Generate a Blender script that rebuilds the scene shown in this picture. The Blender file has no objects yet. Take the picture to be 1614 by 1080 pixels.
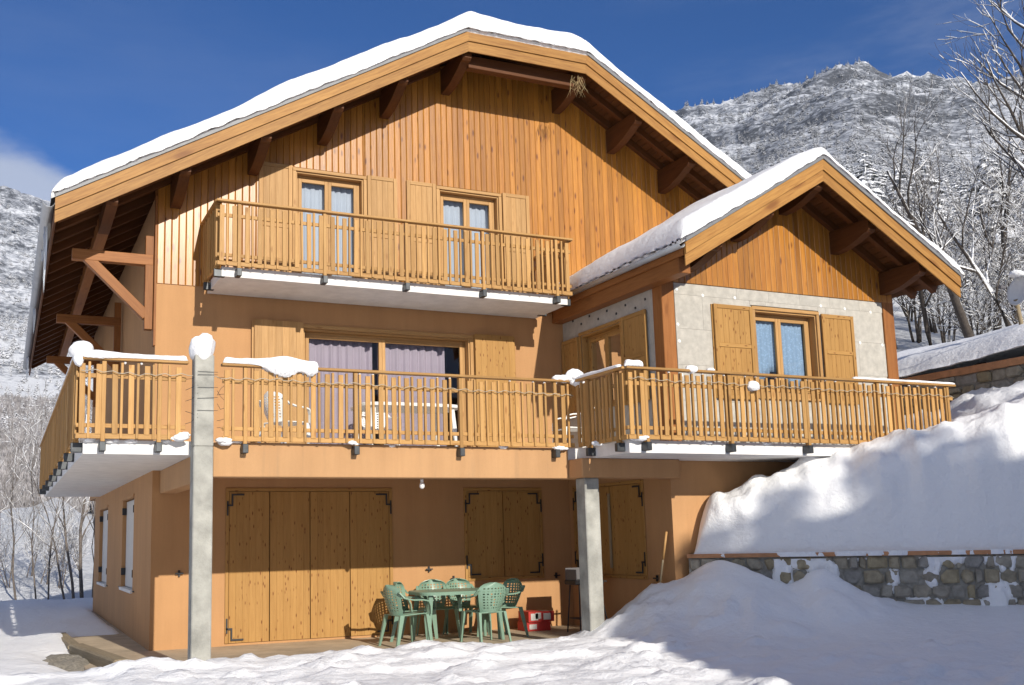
import bpy, bmesh, math, random
import numpy as np
from mathutils import Vector, Matrix
R_ = math.radians
SC = bpy.context.scene
COL = SC.collection
# ------------------------------------------------------------------ camera
cam = bpy.data.cameras.new('camera'); camo = bpy.data.objects.new('camera', cam); COL.objects.link(camo)
CP = Vector((-1.93139, -14.6323, 1.48222))
yaw, pit, rol = 0.408500, 0.140467, -0.0205262
fwd = Vector((math.sin(yaw)*math.cos(pit), math.cos(yaw)*math.cos(pit), math.sin(pit)))
rt = Vector((math.cos(yaw), -math.sin(yaw), 0)); up = rt.cross(fwd)
RR = rt*math.cos(rol)+up*math.sin(rol); UU = -rt*math.sin(rol)+up*math.cos(rol)
camo.matrix_world = Matrix(((RR.x, UU.x, -fwd.x, CP.x), (RR.y, UU.y, -fwd.y, CP.y), (RR.z, UU.z, -fwd.z, CP.z), (0, 0, 0, 1)))
cam.sensor_width = 36; cam.sensor_fit = 'HORIZONTAL'; cam.lens = 1576.09/1614*36
cam.shift_x = 0.07461; cam.shift_y = 0.05177; cam.clip_end = 6000; cam.clip_start = .1
SC.camera = camo
# ------------------------------------------------------------------ sky, sun, exposure
SUN_EL, SUN_AZ = R_(24.2), R_(175.0)      # azimuth clockwise from +Y
w = bpy.data.worlds.new('World'); SC.world = w; w.use_nodes = True
nt = w.node_tree; nt.nodes.clear()
def N(t, typ, **k):
    n = t.nodes.new(typ)
    for a, b in k.items(): setattr(n, a, b)
    return n
sky = N(nt, 'ShaderNodeTexSky', sky_type='NISHITA', sun_disc=False, sun_elevation=SUN_EL, sun_rotation=SUN_AZ, altitude=1800, air_density=1.0, dust_density=0.0, ozone_density=4.0)
bg = N(nt, 'ShaderNodeBackground'); bg.inputs['Strength'].default_value = 0.087
wo = N(nt, 'ShaderNodeOutputWorld')
# clouds: a bank low over the valley, unseen southern cover added for fill, thin cirrus, by direction only
tc = N(nt, 'ShaderNodeTexCoord')
mp = N(nt, 'ShaderNodeMapping'); mp.inputs['Scale'].default_value = (1, 1, 2.2)
nz = N(nt, 'ShaderNodeTexNoise'); nz.inputs['Scale'].default_value = 3.2; nz.inputs['Detail'].default_value = 9; nz.inputs['Roughness'].default_value = .55
sep = N(nt, 'ShaderNodeSeparateXYZ')
nt.links.new(tc.outputs['Generated'], mp.inputs['Vector']); nt.links.new(mp.outputs['Vector'], nz.inputs['Vector']); nt.links.new(tc.outputs['Generated'], sep.inputs[0])
def mth(op, a, b=None, c=None):
    n = N(nt, 'ShaderNodeMath', operation=op)
    for i, v in enumerate((a, b, c)):
        if v is None: continue
        if isinstance(v, (int, float)): n.inputs[i].default_value = v
        else: nt.links.new(v, n.inputs[i])
    return n.outputs[0]
def rng_(v, a, b, c=0., d=1.):
    n = N(nt, 'ShaderNodeMapRange', interpolation_type='SMOOTHSTEP'); nt.links.new(v, n.inputs[0])
    for i, q in enumerate((a, b, c, d)): n.inputs[i+1].default_value = q
    return n.outputs[0]
# cumulus over the western valley
cb = mth('ADD', nz.outputs['Fac'], mth('ADD', rng_(sep.outputs['X'], -.04, .22, .20, -.30), rng_(sep.outputs['Z'], .28, .42, .22, -.36)))
cb = mth('ADD', cb, rng_(sep.outputs['Y'], -.6, .3, .42, 0.))  # extra cloud in the unseen south, added to lift the shaded snow
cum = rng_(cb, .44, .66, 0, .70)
# cirrus streaks
mp2 = N(nt, 'ShaderNodeMapping'); mp2.inputs['Scale'].default_value = (1.2, 1.2, 5.0); mp2.inputs['Rotation'].default_value = (.35, .25, .6)
nz2 = N(nt, 'ShaderNodeTexNoise'); nz2.inputs['Scale'].default_value = 1.5; nz2.inputs['Detail'].default_value = 7; nz2.inputs['Roughness'].default_value = .6
nt.links.new(tc.outputs['Generated'], mp2.inputs['Vector']); nt.links.new(mp2.outputs['Vector'], nz2.inputs['Vector'])
cir = mth('MULTIPLY', rng_(nz2.outputs['Fac'], .40, .74, 0, .50), rng_(sep.outputs['X'], .45, .75, .12, 1.))
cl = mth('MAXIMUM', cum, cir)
tint = N(nt, 'ShaderNodeMix', data_type='RGBA', blend_type='MULTIPLY'); tint.inputs[0].default_value = 1.
nt.links.new(sky.outputs[0], tint.inputs[6]); tint.inputs[7].default_value = (.46, .75, 1.12, 1)
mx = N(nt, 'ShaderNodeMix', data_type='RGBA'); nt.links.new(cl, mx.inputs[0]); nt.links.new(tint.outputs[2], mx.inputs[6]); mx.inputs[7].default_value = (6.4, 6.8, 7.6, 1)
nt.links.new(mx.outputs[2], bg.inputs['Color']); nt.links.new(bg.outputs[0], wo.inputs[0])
sl = bpy.data.lights.new('sun', 'SUN'); sl.energy = 4.6; sl.angle = R_(.53); sl.color = (1, .93, .82)
so = bpy.data.objects.new('sun', sl); COL.objects.link(so)
SD = Vector((math.sin(SUN_AZ)*math.cos(SUN_EL), math.cos(SUN_AZ)*math.cos(SUN_EL), math.sin(SUN_EL)))
so.rotation_euler = SD.to_track_quat('Z', 'Y').to_euler(); so.location = SD*40
vs = SC.view_settings; vs.view_transform = 'Standard'; vs.look = 'None'; vs.exposure = 0.18; vs.gamma = 1; vs.use_curve_mapping = False

# ------------------------------------------------------------------ materials
MATS = {}
def newmat(name):
    m = bpy.data.materials.new(name); m.use_nodes = True; t = m.node_tree
    b = t.nodes['Principled BSDF']; MATS[name] = m
    return m, t, b
def ramp(t, fac, stops):
    r = N(t, 'ShaderNodeValToRGB'); t.links.new(fac, r.inputs[0]); e = r.color_ramp.elements
    while len(e) < len(stops): e.new(.5)
    for i, (p, c) in enumerate(stops):
        e[i].position = p; e[i].color = (*c, 1) if len(c) == 3 else c
    return r.outputs[0]
def noise(t, vec, scale, detail=4, rough=.5, dist=0):
    n = N(t, 'ShaderNodeTexNoise'); n.inputs['Scale'].default_value = scale; n.inputs['Detail'].default_value = detail
    n.inputs['Roughness'].default_value = rough; n.inputs['Distortion'].default_value = dist
    if vec is not None: t.links.new(vec, n.inputs['Vector'])
    return n.outputs['Fac']
def mixc(t, fac, a, b, mode='MIX'):
    m = N(t, 'ShaderNodeMix', data_type='RGBA', blend_type=mode)
    for i, v in ((0, fac), (6, a), (7, b)):
        if isinstance(v, (int, float)): m.inputs[i].default_value = v
        elif isinstance(v, tuple): m.inputs[i].default_value = (*v, 1)
        else: t.links.new(v, m.inputs[i])
    return m.outputs[2]
def bump(t, b, h, strength=.3, dist=.02):
    n = N(t, 'ShaderNodeBump'); n.inputs['Strength'].default_value = strength; n.inputs['Distance'].default_value = dist
    t.links.new(h, n.inputs['Height']); t.links.new(n.outputs[0], b.inputs['Normal'])
def objvec(t, rnd=True, kind='Object'):
    c = N(t, 'ShaderNodeTexCoord')
    if not rnd: return c.outputs[kind]
    o = N(t, 'ShaderNodeObjectInfo'); a = N(t, 'ShaderNodeVectorMath', operation='MULTIPLY_ADD')
    cx = N(t, 'ShaderNodeCombineXYZ')
    for i in range(3): t.links.new(o.outputs['Random'], cx.inputs[i])
    t.links.new(cx.outputs[0], a.inputs[0]); a.inputs[1].default_value = (37.1, 53.7, 71.3); t.links.new(c.outputs[kind], a.inputs[2])
    return a.outputs[0]
def wood(name, light, dark, knots=.5, rough=.45, var=.25, knot_col=None, coat=0., kscale=7., kr=.22, kth=.45):
    """three grain directions of one timber: name_x, name_y, name_z"""
    light = tuple(q*.80 for q in light); dark = tuple(q*.74 for q in dark)
    for ax in 'xyz':
        m, t, b = newmat(name+'_'+ax)
        v = objvec(t); mpn = N(t, 'ShaderNodeMapping'); s = [1, 1, 1]; s['xyz'.index(ax)] = .07
        mpn.inputs['Scale'].default_value = s; t.links.new(v, mpn.inputs['Vector'])
        g = noise(t, mpn.outputs[0], 42, 5, .6, .6)
        g2 = noise(t, mpn.outputs[0], 7, 3, .5, .3)
        c = ramp(t, g, [(.30, dark), (.62, light)])
        c = mixc(t, .45, c, ramp(t, g2, [(.3, dark), (.7, light)]))
        mk = N(t, 'ShaderNodeMapping'); s = [1, 1, 1]; s['xyz'.index(ax)] = .32; mk.inputs['Scale'].default_value = s; t.links.new(v, mk.inputs['Vector'])
        vo = N(t, 'ShaderNodeTexVoronoi'); vo.inputs['Scale'].default_value = kscale; t.links.new(mk.outputs[0], vo.inputs['Vector'])
        kf = N(t, 'ShaderNodeMapRange', interpolation_type='SMOOTHSTEP'); t.links.new(vo.outputs['Distance'], kf.inputs[0])
        for i, q in enumerate((kr*.28, kr, knots, 0.)): kf.inputs[i+1].default_value = q
        # only some cells carry a knot
        sp = N(t, 'ShaderNodeSeparateColor'); t.links.new(vo.outputs['Color'], sp.inputs[0])
        th = N(t, 'ShaderNodeMath', operation='GREATER_THAN'); t.links.new(sp.outputs[0], th.inputs[0]); th.inputs[1].default_value = kth
        mu = N(t, 'ShaderNodeMath', operation='MULTIPLY'); t.links.new(kf.outputs[0], mu.inputs[0]); t.links.new(th.outputs[0], mu.inputs[1])
        kc = knot_col or tuple(q*.33 for q in dark)
        c = mixc(t, mu.outputs[0], c, kc)
        o = N(t, 'ShaderNodeObjectInfo'); hv = N(t, 'ShaderNodeHueSaturation')
        mr = N(t, 'ShaderNodeMapRange'); t.links.new(o.outputs['Random'], mr.inputs[0]); mr.inputs[3].default_value = 1-var; mr.inputs[4].default_value = 1+var
        t.links.new(mr.outputs[0], hv.inputs['Value']); t.links.new(c, hv.inputs['Color'])
        t.links.new(hv.outputs[0], b.inputs['Base Color']); b.inputs['Roughness'].default_value = rough
        b.inputs['Specular IOR Level'].default_value = .45 if coat else .18; b.inputs['Coat Weight'].default_value = coat; b.inputs['Coat Roughness'].default_value = .25
        bump(t, b, g, .25, .004)
wood('cladding', (.555, .242, .038), (.36, .132, .02), .85, .32, .20, (.11, .03, .008), .16, 9, .24, .3)
wood('pine', (.62, .37, .155), (.47, .255, .09), .45, .5, .10, (.22, .085, .025), 0., 9)
wood('rail', (.62, .365, .135), (.44, .225, .07), .55, .5, .18, (.2, .075, .02), 0., 9)
wood('knotty', (.54, .305, .10), (.44, .23, .068), 1., .5, .045, (.15, .05, .014), 0., 21, .26, .2)
wood('fascia', (.54, .285, .082), (.29, .125, .033), .8, .5, .12, (.17, .065, .02), 0., 4, .3, .35)
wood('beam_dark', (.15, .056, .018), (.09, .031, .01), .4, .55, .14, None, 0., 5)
wood('larch', (.42, .175, .055), (.27, .098, .028), .4, .5, .14, (.12, .04, .012), 0., 5)
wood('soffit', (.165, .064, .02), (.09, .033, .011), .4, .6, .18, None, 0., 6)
wood('weathered', (.44, .36, .24), (.27, .21, .13), .3, .8, .1, None, 0., 4)

def stucco(name, col, stain=False):
    col = tuple(q*.76 for q in col); m, t, b = newmat(name); v = objvec(t, False)
    n1 = noise(t, v, 1.1, 4); n2 = noise(t, v, 160, 3)
    c = ramp(t, n1, [(.25, tuple(q*.90 for q in col)), (.75, tuple(q*1.06 for q in col))])
    wz = N(t, 'ShaderNodeMapping'); wz.inputs['Scale'].default_value = (1, 1, .1); t.links.new(v, wz.inputs['Vector'])
    sk = noise(t, wz.outputs[0], 4.5, 6, .7); c = mixc(t, .22, c, ramp(t, sk, [(.35, (.62, .56, .5)), (.6, (1, 1, 1))]), 'MULTIPLY')
    c = mixc(t, .10, c, ramp(t, noise(t, v, 35, 5, .7), [(.3, (.5, .5, .5)), (.7, (1, 1, 1))]), 'MULTIPLY')
    if stain:
        mpn = N(t, 'ShaderNodeMapping'); mpn.inputs['Scale'].default_value = (1, 1, .08); t.links.new(v, mpn.inputs['Vector'])
        s = noise(t, mpn.outputs[0], 6.5, 6, .65)
        sz = N(t, 'ShaderNodeSeparateXYZ'); t.links.new(v, sz.inputs[0])
        gr = N(t, 'ShaderNodeMapRange'); t.links.new(sz.outputs[2], gr.inputs[0])
        for i, q in enumerate((2.22, 2.58, .0, .16)): gr.inputs[i+1].default_value = q
        ad = N(t, 'ShaderNodeMath', operation='ADD'); t.links.new(s, ad.inputs[0]); t.links.new(gr.outputs[0], ad.inputs[1])
        f = N(t, 'ShaderNodeMapRange'); t.links.new(ad.outputs[0], f.inputs[0])
        for i, q in enumerate((.56, .85, 0., .55)): f.inputs[i+1].default_value = q
        c = mixc(t, f.outputs[0], c, (.25, .17, .1))
    t.links.new(c, b.inputs['Base Color']); b.inputs['Roughness'].default_value = .92
    bump(t, b, n2, .5, .004)
stucco('stucco', (.64, .35, .155)); stucco('stucco_beam', (.64, .37, .175), True)
def plain(name, col, rough=.6, metal=0., nscale=8., nvar=.12, bmp=0., bscale=60, spec=None):
    m, t, b = newmat(name); v = objvec(t)
    c = ramp(t, noise(t, v, nscale, 5, .6), [(.3, tuple(q*(1-nvar) for q in col)), (.7, tuple(min(1, q*(1+nvar)) for q in col))])
    t.links.new(c, b.inputs['Base Color']); b.inputs['Roughness'].default_value = rough; b.inputs['Metallic'].default_value = metal
    if spec is not None: b.inputs['Specular IOR Level'].default_value = spec
    if bmp: bump(t, b, noise(t, v, bscale, 4), bmp, .01)
    return m
plain('white_paint', (.72, .71, .69), .7, nscale=5, nvar=.10)
plain('concrete', (.33, .325, .29), .9, nscale=3.5, nvar=.3, bmp=.5, bscale=45)
plain('paving', (.44, .35, .24), .9, nscale=2.5, nvar=.22, bmp=.3)
plain('insulation', (.44, .42, .375), .95, nscale=9, nvar=.16, bmp=.4, bscale=110)
plain('insulation_shade', (.45, .43, .38), .95, nscale=9, nvar=.12, bmp=.4, bscale=110)
plain('black_metal', (.02, .02, .022), .5, nvar=.2)
plain('bracket_metal', (.06, .065, .07), .45, .6, nvar=.3)
plain('zinc', (.36, .37, .385), .45, .6, nscale=3, nvar=.1)
plain('flashing', (.17, .175, .18), .5, 0., nvar=.15)
plain('green_plastic', (.19, .30, .225), .36, nscale=2, nvar=.06)
plain('white_plastic', (.78, .78, .74), .4, nvar=.03)
plain('red_card', (.48, .03, .022), .6, nvar=.08)
plain('pale_card', (.62, .6, .56), .6, nvar=.08)
plain('grey_plastic', (.12, .115, .12), .5, nvar=.1)
plain('dish_paint', (.62, .63, .63), .45, nvar=.05)
plain('shutter_white', (.58, .56, .53), .6, nvar=.05)
plain('straw', (.34, .25, .12), .9)
plain('rope', (.42, .36, .27), .8)
plain('twigs', (.33, .315, .32), .95, nscale=.3, nvar=.5)
plain('ceramic', (.78, .77, .74), .3, nvar=.02)
plain('interior', (.16, .13, .11), .9)
plain('mortar', (.29, .275, .24), .95, nscale=12, nvar=.3, bmp=.6)
plain('coping', (.48, .235, .115), .9, nscale=6, nvar=.25, bmp=.4)
plain('gravel', (.26, .235, .19), .95, nscale=30, nvar=.5, bmp=.9, bscale=80)
plain('roof_sheet', (.3, .3, .31), .5, .5)
def stone_mat():
    m, t, b = newmat('stone'); v = objvec(t); o = N(t, 'ShaderNodeObjectInfo')
    c = ramp(t, o.outputs['Random'], [(0., (.36, .29, .17)), (.3, (.40, .365, .30)), (.55, (.46, .38, .235)), (.8, (.34, .325, .295)), (1., (.52, .47, .37))])
    n1 = noise(t, v, 9, 6, .65); c = mixc(t, .75, c, ramp(t, n1, [(.3, (.35, .35, .35)), (.7, (1, 1, 1))]), 'MULTIPLY')
    t.links.new(c, b.inputs['Base Color']); b.inputs['Roughness'].default_value = .9; bump(t, b, n1, .8, .02)
stone_mat()
def snow_mat(name, fine=1.):
    m, t, b = newmat(name); v = objvec(t, False)
    b.inputs['Base Color'].default_value = (.90, .905, .915, 1); b.inputs['Roughness'].default_value = .55; b.inputs['Specular IOR Level'].default_value = .25
    a = noise(t, v, 9*fine, 6, .62); f = noise(t, v, 130*fine, 3, .6)
    md = N(t, 'ShaderNodeMath', operation='MULTIPLY_ADD'); t.links.new(f, md.inputs[0]); md.inputs[1].default_value = .18; t.links.new(a, md.inputs[2])
    bump(t, b, md.outputs[0], .55, .06)
snow_mat('snow'); snow_mat('snow_far', .1)
def glass_mat(name, tintc, refl=1.):
    m = bpy.data.materials.new(name); m.use_nodes = True; t = m.node_tree; t.nodes.clear(); MATS[name] = m
    o = N(t, 'ShaderNodeOutputMaterial'); tr = N(t, 'ShaderNodeBsdfTransparent'); tr.inputs[0].default_value = (*tintc, 1)
    g = N(t, 'ShaderNodeBsdfGlossy'); g.inputs['Roughness'].default_value = .02; fr = N(t, 'ShaderNodeFresnel'); fr.inputs[0].default_value = 1.75
    mu = N(t, 'ShaderNodeMath', operation='MULTIPLY', use_clamp=True); mu.inputs[1].default_value = refl; t.links.new(fr.outputs[0], mu.inputs[0])
    v = objvec(t, True); nb = N(t, 'ShaderNodeBump'); nb.inputs['Strength'].default_value = .06; nb.inputs['Distance'].default_value = .02
    t.links.new(noise(t, v, 1.6, 2), nb.inputs['Height']); t.links.new(nb.outputs[0], g.inputs['Normal'])
    mm = N(t, 'ShaderNodeMixShader'); t.links.new(mu.outputs[0], mm.inputs[0]); t.links.new(tr.outputs[0], mm.inputs[1]); t.links.new(g.outputs[0], mm.inputs[2]); t.links.new(mm.outputs[0], o.inputs[0])
glass_mat('glass', (.86, .89, .92), 1.3)
def curtain_mat(name, col, pattern=0.):
    m, t, b = newmat(name); v = objvec(t, False)
    vo = N(t, 'ShaderNodeTexVoronoi'); vo.inputs['Scale'].default_value = 28; t.links.new(v, vo.inputs['Vector'])
    c = mixc(t, pattern, col, ramp(t, vo.outputs['Distance'], [(.25, tuple(min(1, q*1.5) for q in col)), (.5, tuple(q*.7 for q in col))]))
    t.links.new(c, b.inputs['Base Color']); b.inputs['Roughness'].default_value = .9
    b.inputs['Transmission Weight'].default_value = 0
curtain_mat('voile', (.50, .54, .60)); curtain_mat('mauve_voile', (.44, .37, .42)); curtain_mat('lace', (.30, .42, .56), .3)
def bark_mat(name, col):
    m, t, b = newmat(name); v = objvec(t)
    c = ramp(t, noise(t, v, 14, 5, .6), [(.3, tuple(q*.6 for q in col)), (.7, tuple(q*1.3 for q in col))])
    ge = N(t, 'ShaderNodeNewGeometry'); s = N(t, 'ShaderNodeSeparateXYZ'); t.links.new(ge.outputs['Normal'], s.inputs[0])
    ad = N(t, 'ShaderNodeMath', operation='MULTIPLY_ADD'); t.links.new(noise(t, v, 3.5, 4, .6), ad.inputs[0]); ad.inputs[1].default_value = .9; t.links.new(s.outputs[2], ad.inputs[2])
    f = N(t, 'ShaderNodeMapRange'); t.links.new(ad.outputs[0], f.inputs[0])
    for i, q in enumerate((.68, .95, 0., 1.)): f.inputs[i+1].default_value = q
    t.links.new(mixc(t, f.outputs[0], c, (.85, .86, .88)), b.inputs['Base Color']); b.inputs['Roughness'].default_value = .9
bark_mat('bark', (.065, .052, .042)); bark_mat('bark_grey', (.15, .125, .105))
def needle_mat(name, col, lo, hi, nsc):
    m, t, b = newmat(name); v = objvec(t)
    c = ramp(t, noise(t, v, nsc, 4, .6), [(.3, tuple(q*.5 for q in col)), (.7, tuple(q*1.4 for q in col))])
    ge = N(t, 'ShaderNodeNewGeometry'); s = N(t, 'ShaderNodeSeparateXYZ'); t.links.new(ge.outputs['True Normal'], s.inputs[0])
    ab = N(t, 'ShaderNodeMath', operation='ABSOLUTE'); t.links.new(s.outputs[2], ab.inputs[0])
    bk = N(t, 'ShaderNodeMath', operation='MULTIPLY_ADD'); t.links.new(ge.outputs['Backfacing'], bk.inputs[0]); bk.inputs[1].default_value = -.55; t.links.new(ab.outputs[0], bk.inputs[2])
    ad = N(t, 'ShaderNodeMath', operation='MULTIPLY_ADD'); t.links.new(noise(t, v, nsc*1.3, 4, .65), ad.inputs[0]); ad.inputs[1].default_value = 1.1; t.links.new(bk.outputs[0], ad.inputs[2])
    f = N(t, 'ShaderNodeMapRange'); t.links.new(ad.outputs[0], f.inputs[0])
    for i, q in enumerate((lo, hi, 0., 1.)): f.inputs[i+1].default_value = q
    t.links.new(mixc(t, f.outputs[0], c, (.85, .86, .89)), b.inputs['Base Color']); b.inputs['Roughness'].default_value = .9
needle_mat('needles', (.035, .045, .038), .72, .98, 1.6)
needle_mat('far_wood', (.05, .055, .06), .80, 1.05, .5)
def hill_mat():
    m, t, b = newmat('hillside'); v = objvec(t, False)
    n1 = noise(t, v, .012, 8, .68); n2 = noise(t, v, .16, 9, .78)
    ad = N(t, 'ShaderNodeMath', operation='MULTIPLY_ADD'); t.links.new(n1, ad.inputs[0]); ad.inputs[1].default_value = .55; t.links.new(n2, ad.inputs[2])
    # bare snow below, rock and scrub higher up the mountain
    z = N(t, 'ShaderNodeSeparateXYZ'); t.links.new(v, z.inputs[0])
    zr = N(t, 'ShaderNodeMapRange'); t.links.new(z.outputs[2], zr.inputs[0])
    for i, q in enumerate((4, 70, -.65, .0)): zr.inputs[i+1].default_value = q
    a2 = N(t, 'ShaderNodeMath', operation='ADD'); t.links.new(ad.outputs[0], a2.inputs[0]); t.links.new(zr.outputs[0], a2.inputs[1])
    gn = N(t, 'ShaderNodeNewGeometry'); gs = N(t, 'ShaderNodeSeparateXYZ'); t.links.new(gn.outputs['Normal'], gs.inputs[0])
    st = N(t, 'ShaderNodeMapRange'); t.links.new(gs.outputs[2], st.inputs[0])
    for i, q in enumerate((.55, .93, .26, -.12)): st.inputs[i+1].default_value = q
    a3 = N(t, 'ShaderNodeMath', operation='ADD'); t.links.new(a2.outputs[0], a3.inputs[0]); t.links.new(st.outputs[0], a3.inputs[1]); a2 = a3
    c = ramp(t, a2.outputs[0], [(.61, (.84, .86, .89)), (.72, (.36, .38, .42)), (.83, (.08, .085, .095))])
    t.links.new(c, b.inputs['Base Color']); b.inputs['Roughness'].default_value = .9
    bump(t, b, n2, .8, 3.)
hill_mat()

# ------------------------------------------------------------------ object helpers
def link(o, parent=None, W=None):
    COL.objects.link(o)
    o['_'] = 0; del o['_']
    WM[o.name] = W if W is not None else o.matrix_basis.copy()
    if parent is not None:
        o.parent = parent; o.matrix_parent_inverse = WM[parent.name].inverted()
    return o
WM = {}
def tag(o, label, cat=None, group=None, kind=None):
    o['label'] = label
    if cat: o['category'] = cat
    if group: o['group'] = group
    if kind: o['kind'] = kind
    return o
def empty(name, loc=(0, 0, 0), rz=0):
    o = bpy.data.objects.new(name, None); o.empty_display_size = .2
    o.matrix_basis = Matrix.Translation(loc) @ Matrix.Rotation(rz, 4, 'Z')
    return link(o)
def setmat(me, mat):
    me.materials.append(MATS[mat])
def mesh_obj(name, verts, faces, mat, parent=None, M=None, smooth=False, mats=None, idx=None):
    me = bpy.data.meshes.new(name); me.from_pydata([tuple(v) for v in verts], [], faces)
    for q in (mats or [mat]): setmat(me, q)
    if idx is not None: me.polygons.foreach_set('material_index', idx)
    if smooth: me.polygons.foreach_set('use_smooth', [True]*len(me.polygons))
    me.update()
    o = bpy.data.objects.new(name, me)
    if M is not None: o.matrix_basis = M
    return link(o, parent)
def np_obj(name, V, F, mat, parent=None, smooth=True):
    """V (n,3), F (m,k) arrays, fast"""
    me = bpy.data.meshes.new(name); V = np.asarray(V, np.float32); F = np.asarray(F, np.int32); k = F.shape[1]
    me.vertices.add(len(V)); me.vertices.foreach_set('co', V.ravel()); me.loops.add(F.size); me.loops.foreach_set('vertex_index', F.ravel())
    me.polygons.add(len(F)); me.polygons.foreach_set('loop_start', np.arange(len(F), dtype=np.int32)*k); me.polygons.foreach_set('loop_total', np.full(len(F), k, np.int32))
    me.polygons.foreach_set('use_smooth', np.full(len(F), smooth)); setmat(me, mat); me.update(calc_edges=True); me.validate()
    return link(bpy.data.objects.new(name, me), parent)
BOX = {}
def boxmesh(name, sx, sy, sz, mat, bev):
    key = (round(sx, 4), round(sy, 4), round(sz, 4), mat, bev)
    if key in BOX: return BOX[key]
    bm = bmesh.new(); bmesh.ops.create_cube(bm, size=1, matrix=Matrix.Diagonal((sx, sy, sz, 1)))
    if bev: bmesh.ops.bevel(bm, geom=bm.edges[:], offset=bev, segments=1, affect='EDGES', profile=.5)
    me = bpy.data.meshes.new(name); bm.to_mesh(me); bm.free(); setmat(me, mat); BOX[key] = me
    return me
def axmat(mat, sx, sy, sz):
    if mat+'_x' in MATS: return mat+'_'+'xyz'[int(np.argmax((sx, sy, sz)))]
    return mat
def bx(name, x0, x1, y0, y1, z0, z1, mat, parent=None, bev=.004, ax=None):
    x0, x1 = min(x0, x1), max(x0, x1); y0, y1 = min(y0, y1), max(y0, y1); z0, z1 = min(z0, z1), max(z0, z1)
    sx, sy, sz = x1-x0, y1-y0, z1-z0
    mm = mat+'_'+ax if ax else axmat(mat, sx, sy, sz)
    bev = min(bev, .3*min(sx, sy, sz))
    o = bpy.data.objects.new(name, boxmesh(name, sx, sy, sz, mm, round(bev, 4)))
    o.matrix_basis = Matrix.Translation(((x0+x1)/2, (y0+y1)/2, (z0+z1)/2))
    return link(o, parent)
def bar(name, p0, p1, wd, ht, mat, parent=None, bev=.005, upv=(0, 0, 1)):
    """timber from p0 to p1; local x runs along it"""
    p0, p1 = Vector(p0), Vector(p1); d = p1-p0; L = d.length; d.normalize(); u = Vector(upv); s = u.cross(d).normalized(); u = d.cross(s)
    mm = mat+'_x' if mat+'_x' in MATS else mat
    o = bpy.data.objects.new(name, boxmesh(name, L, wd, ht, mm, bev)); c = (p0+p1)/2
    o.matrix_basis = Matrix(((d.x, s.x, u.x, c.x), (d.y, s.y, u.y, c.y), (d.z, s.z, u.z, c.z), (0, 0, 0, 1)))
    return link(o, parent)
def prism(name, poly, y0, y1, mat, parent=None, ang=0., axis='y'):
    """polygon in (x,z) extruded along y (axis 'y') or in (y,z) extruded along x; grain along the direction ang"""
    ca, sa = math.cos(ang), math.sin(ang)
    n = len(poly); cx = sum(p[0] for p in poly)/n; cz = sum(p[1] for p in poly)/n
    loc = [((p[0]-cx)*ca+(p[1]-cz)*sa, -(p[0]-cx)*sa+(p[1]-cz)*ca) for p in poly]
    ym = (y0+y1)/2
    if axis == 'y':
        v = [(a, y0-ym, b) for a, b in loc]+[(a, y1-ym, b) for a, b in loc]
        M = Matrix.Translation((cx, ym, cz)) @ Matrix.Rotation(-ang, 4, 'Y')
    else:
        v = [(y0-ym, a, b) for a, b in loc]+[(y1-ym, a, b) for a, b in loc]
        M = Matrix.Translation((ym, cx, cz)) @ Matrix.Rotation(ang, 4, 'X')
    f = [tuple(range(n)), tuple(range(2*n-1, n-1, -1))]+[(i, i+n, (i+1) % n+n, (i+1) % n) for i in range(n)]
    o = mesh_obj(name, v, f, mat, parent, M)
    bm = bmesh.new(); bm.from_mesh(o.data); bmesh.ops.recalc_face_normals(bm, faces=bm.faces); bm.to_mesh(o.data); bm.free()
    return o
class MB:
    """collects several closed shapes that make up one part"""
    def __init__(s): s.v = []; s.f = []
    def add(s, v, f):
        b = len(s.v); s.v += [tuple(q) for q in v]; s.f += [tuple(i+b for i in q) for q in f]
    def box(s, x0, x1, y0, y1, z0, z1):
        x0, x1 = min(x0, x1), max(x0, x1); y0, y1 = min(y0, y1), max(y0, y1)
        s.add([(x, y, z) for x in (x0, x1) for y in (y0, y1) for z in (z0, z1)], [(0, 1, 3, 2), (4, 6, 7, 5), (0, 4, 5, 1), (2, 3, 7, 6), (0, 2, 6, 4), (1, 5, 7, 3)])
    def tube(s, pts, rad, n=6, cap=True):
        pts = [Vector(p) for p in pts]; rad = rad if isinstance(rad, (list, tuple)) else [rad]*len(pts); rings = []
        for i, p in enumerate(pts):
            d = (pts[min(i+1, len(pts)-1)]-pts[max(i-1, 0)]).normalized(); a = d.orthogonal().normalized() if abs(d.z) > .95 else Vector((0, 0, 1)).cross(d).normalized(); b = d.cross(a)
            rings.append([p+(a*math.cos(6.2832*k/n)+b*math.sin(6.2832*k/n))*rad[i] for k in range(n)])
        f = []
        for i in range(len(pts)-1):
            for k in range(n): f.append((i*n+k, i*n+(k+1) % n, (i+1)*n+(k+1) % n, (i+1)*n+k))
        if cap: f += [tuple(range(n-1, -1, -1)), tuple((len(pts)-1)*n+k for k in range(n))]
        s.add([q for r in rings for q in r], f)
    def build(s, name, mat, parent=None, smooth=False, M=None): return mesh_obj(name, s.v, s.f, mat, parent, M, smooth)
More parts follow.
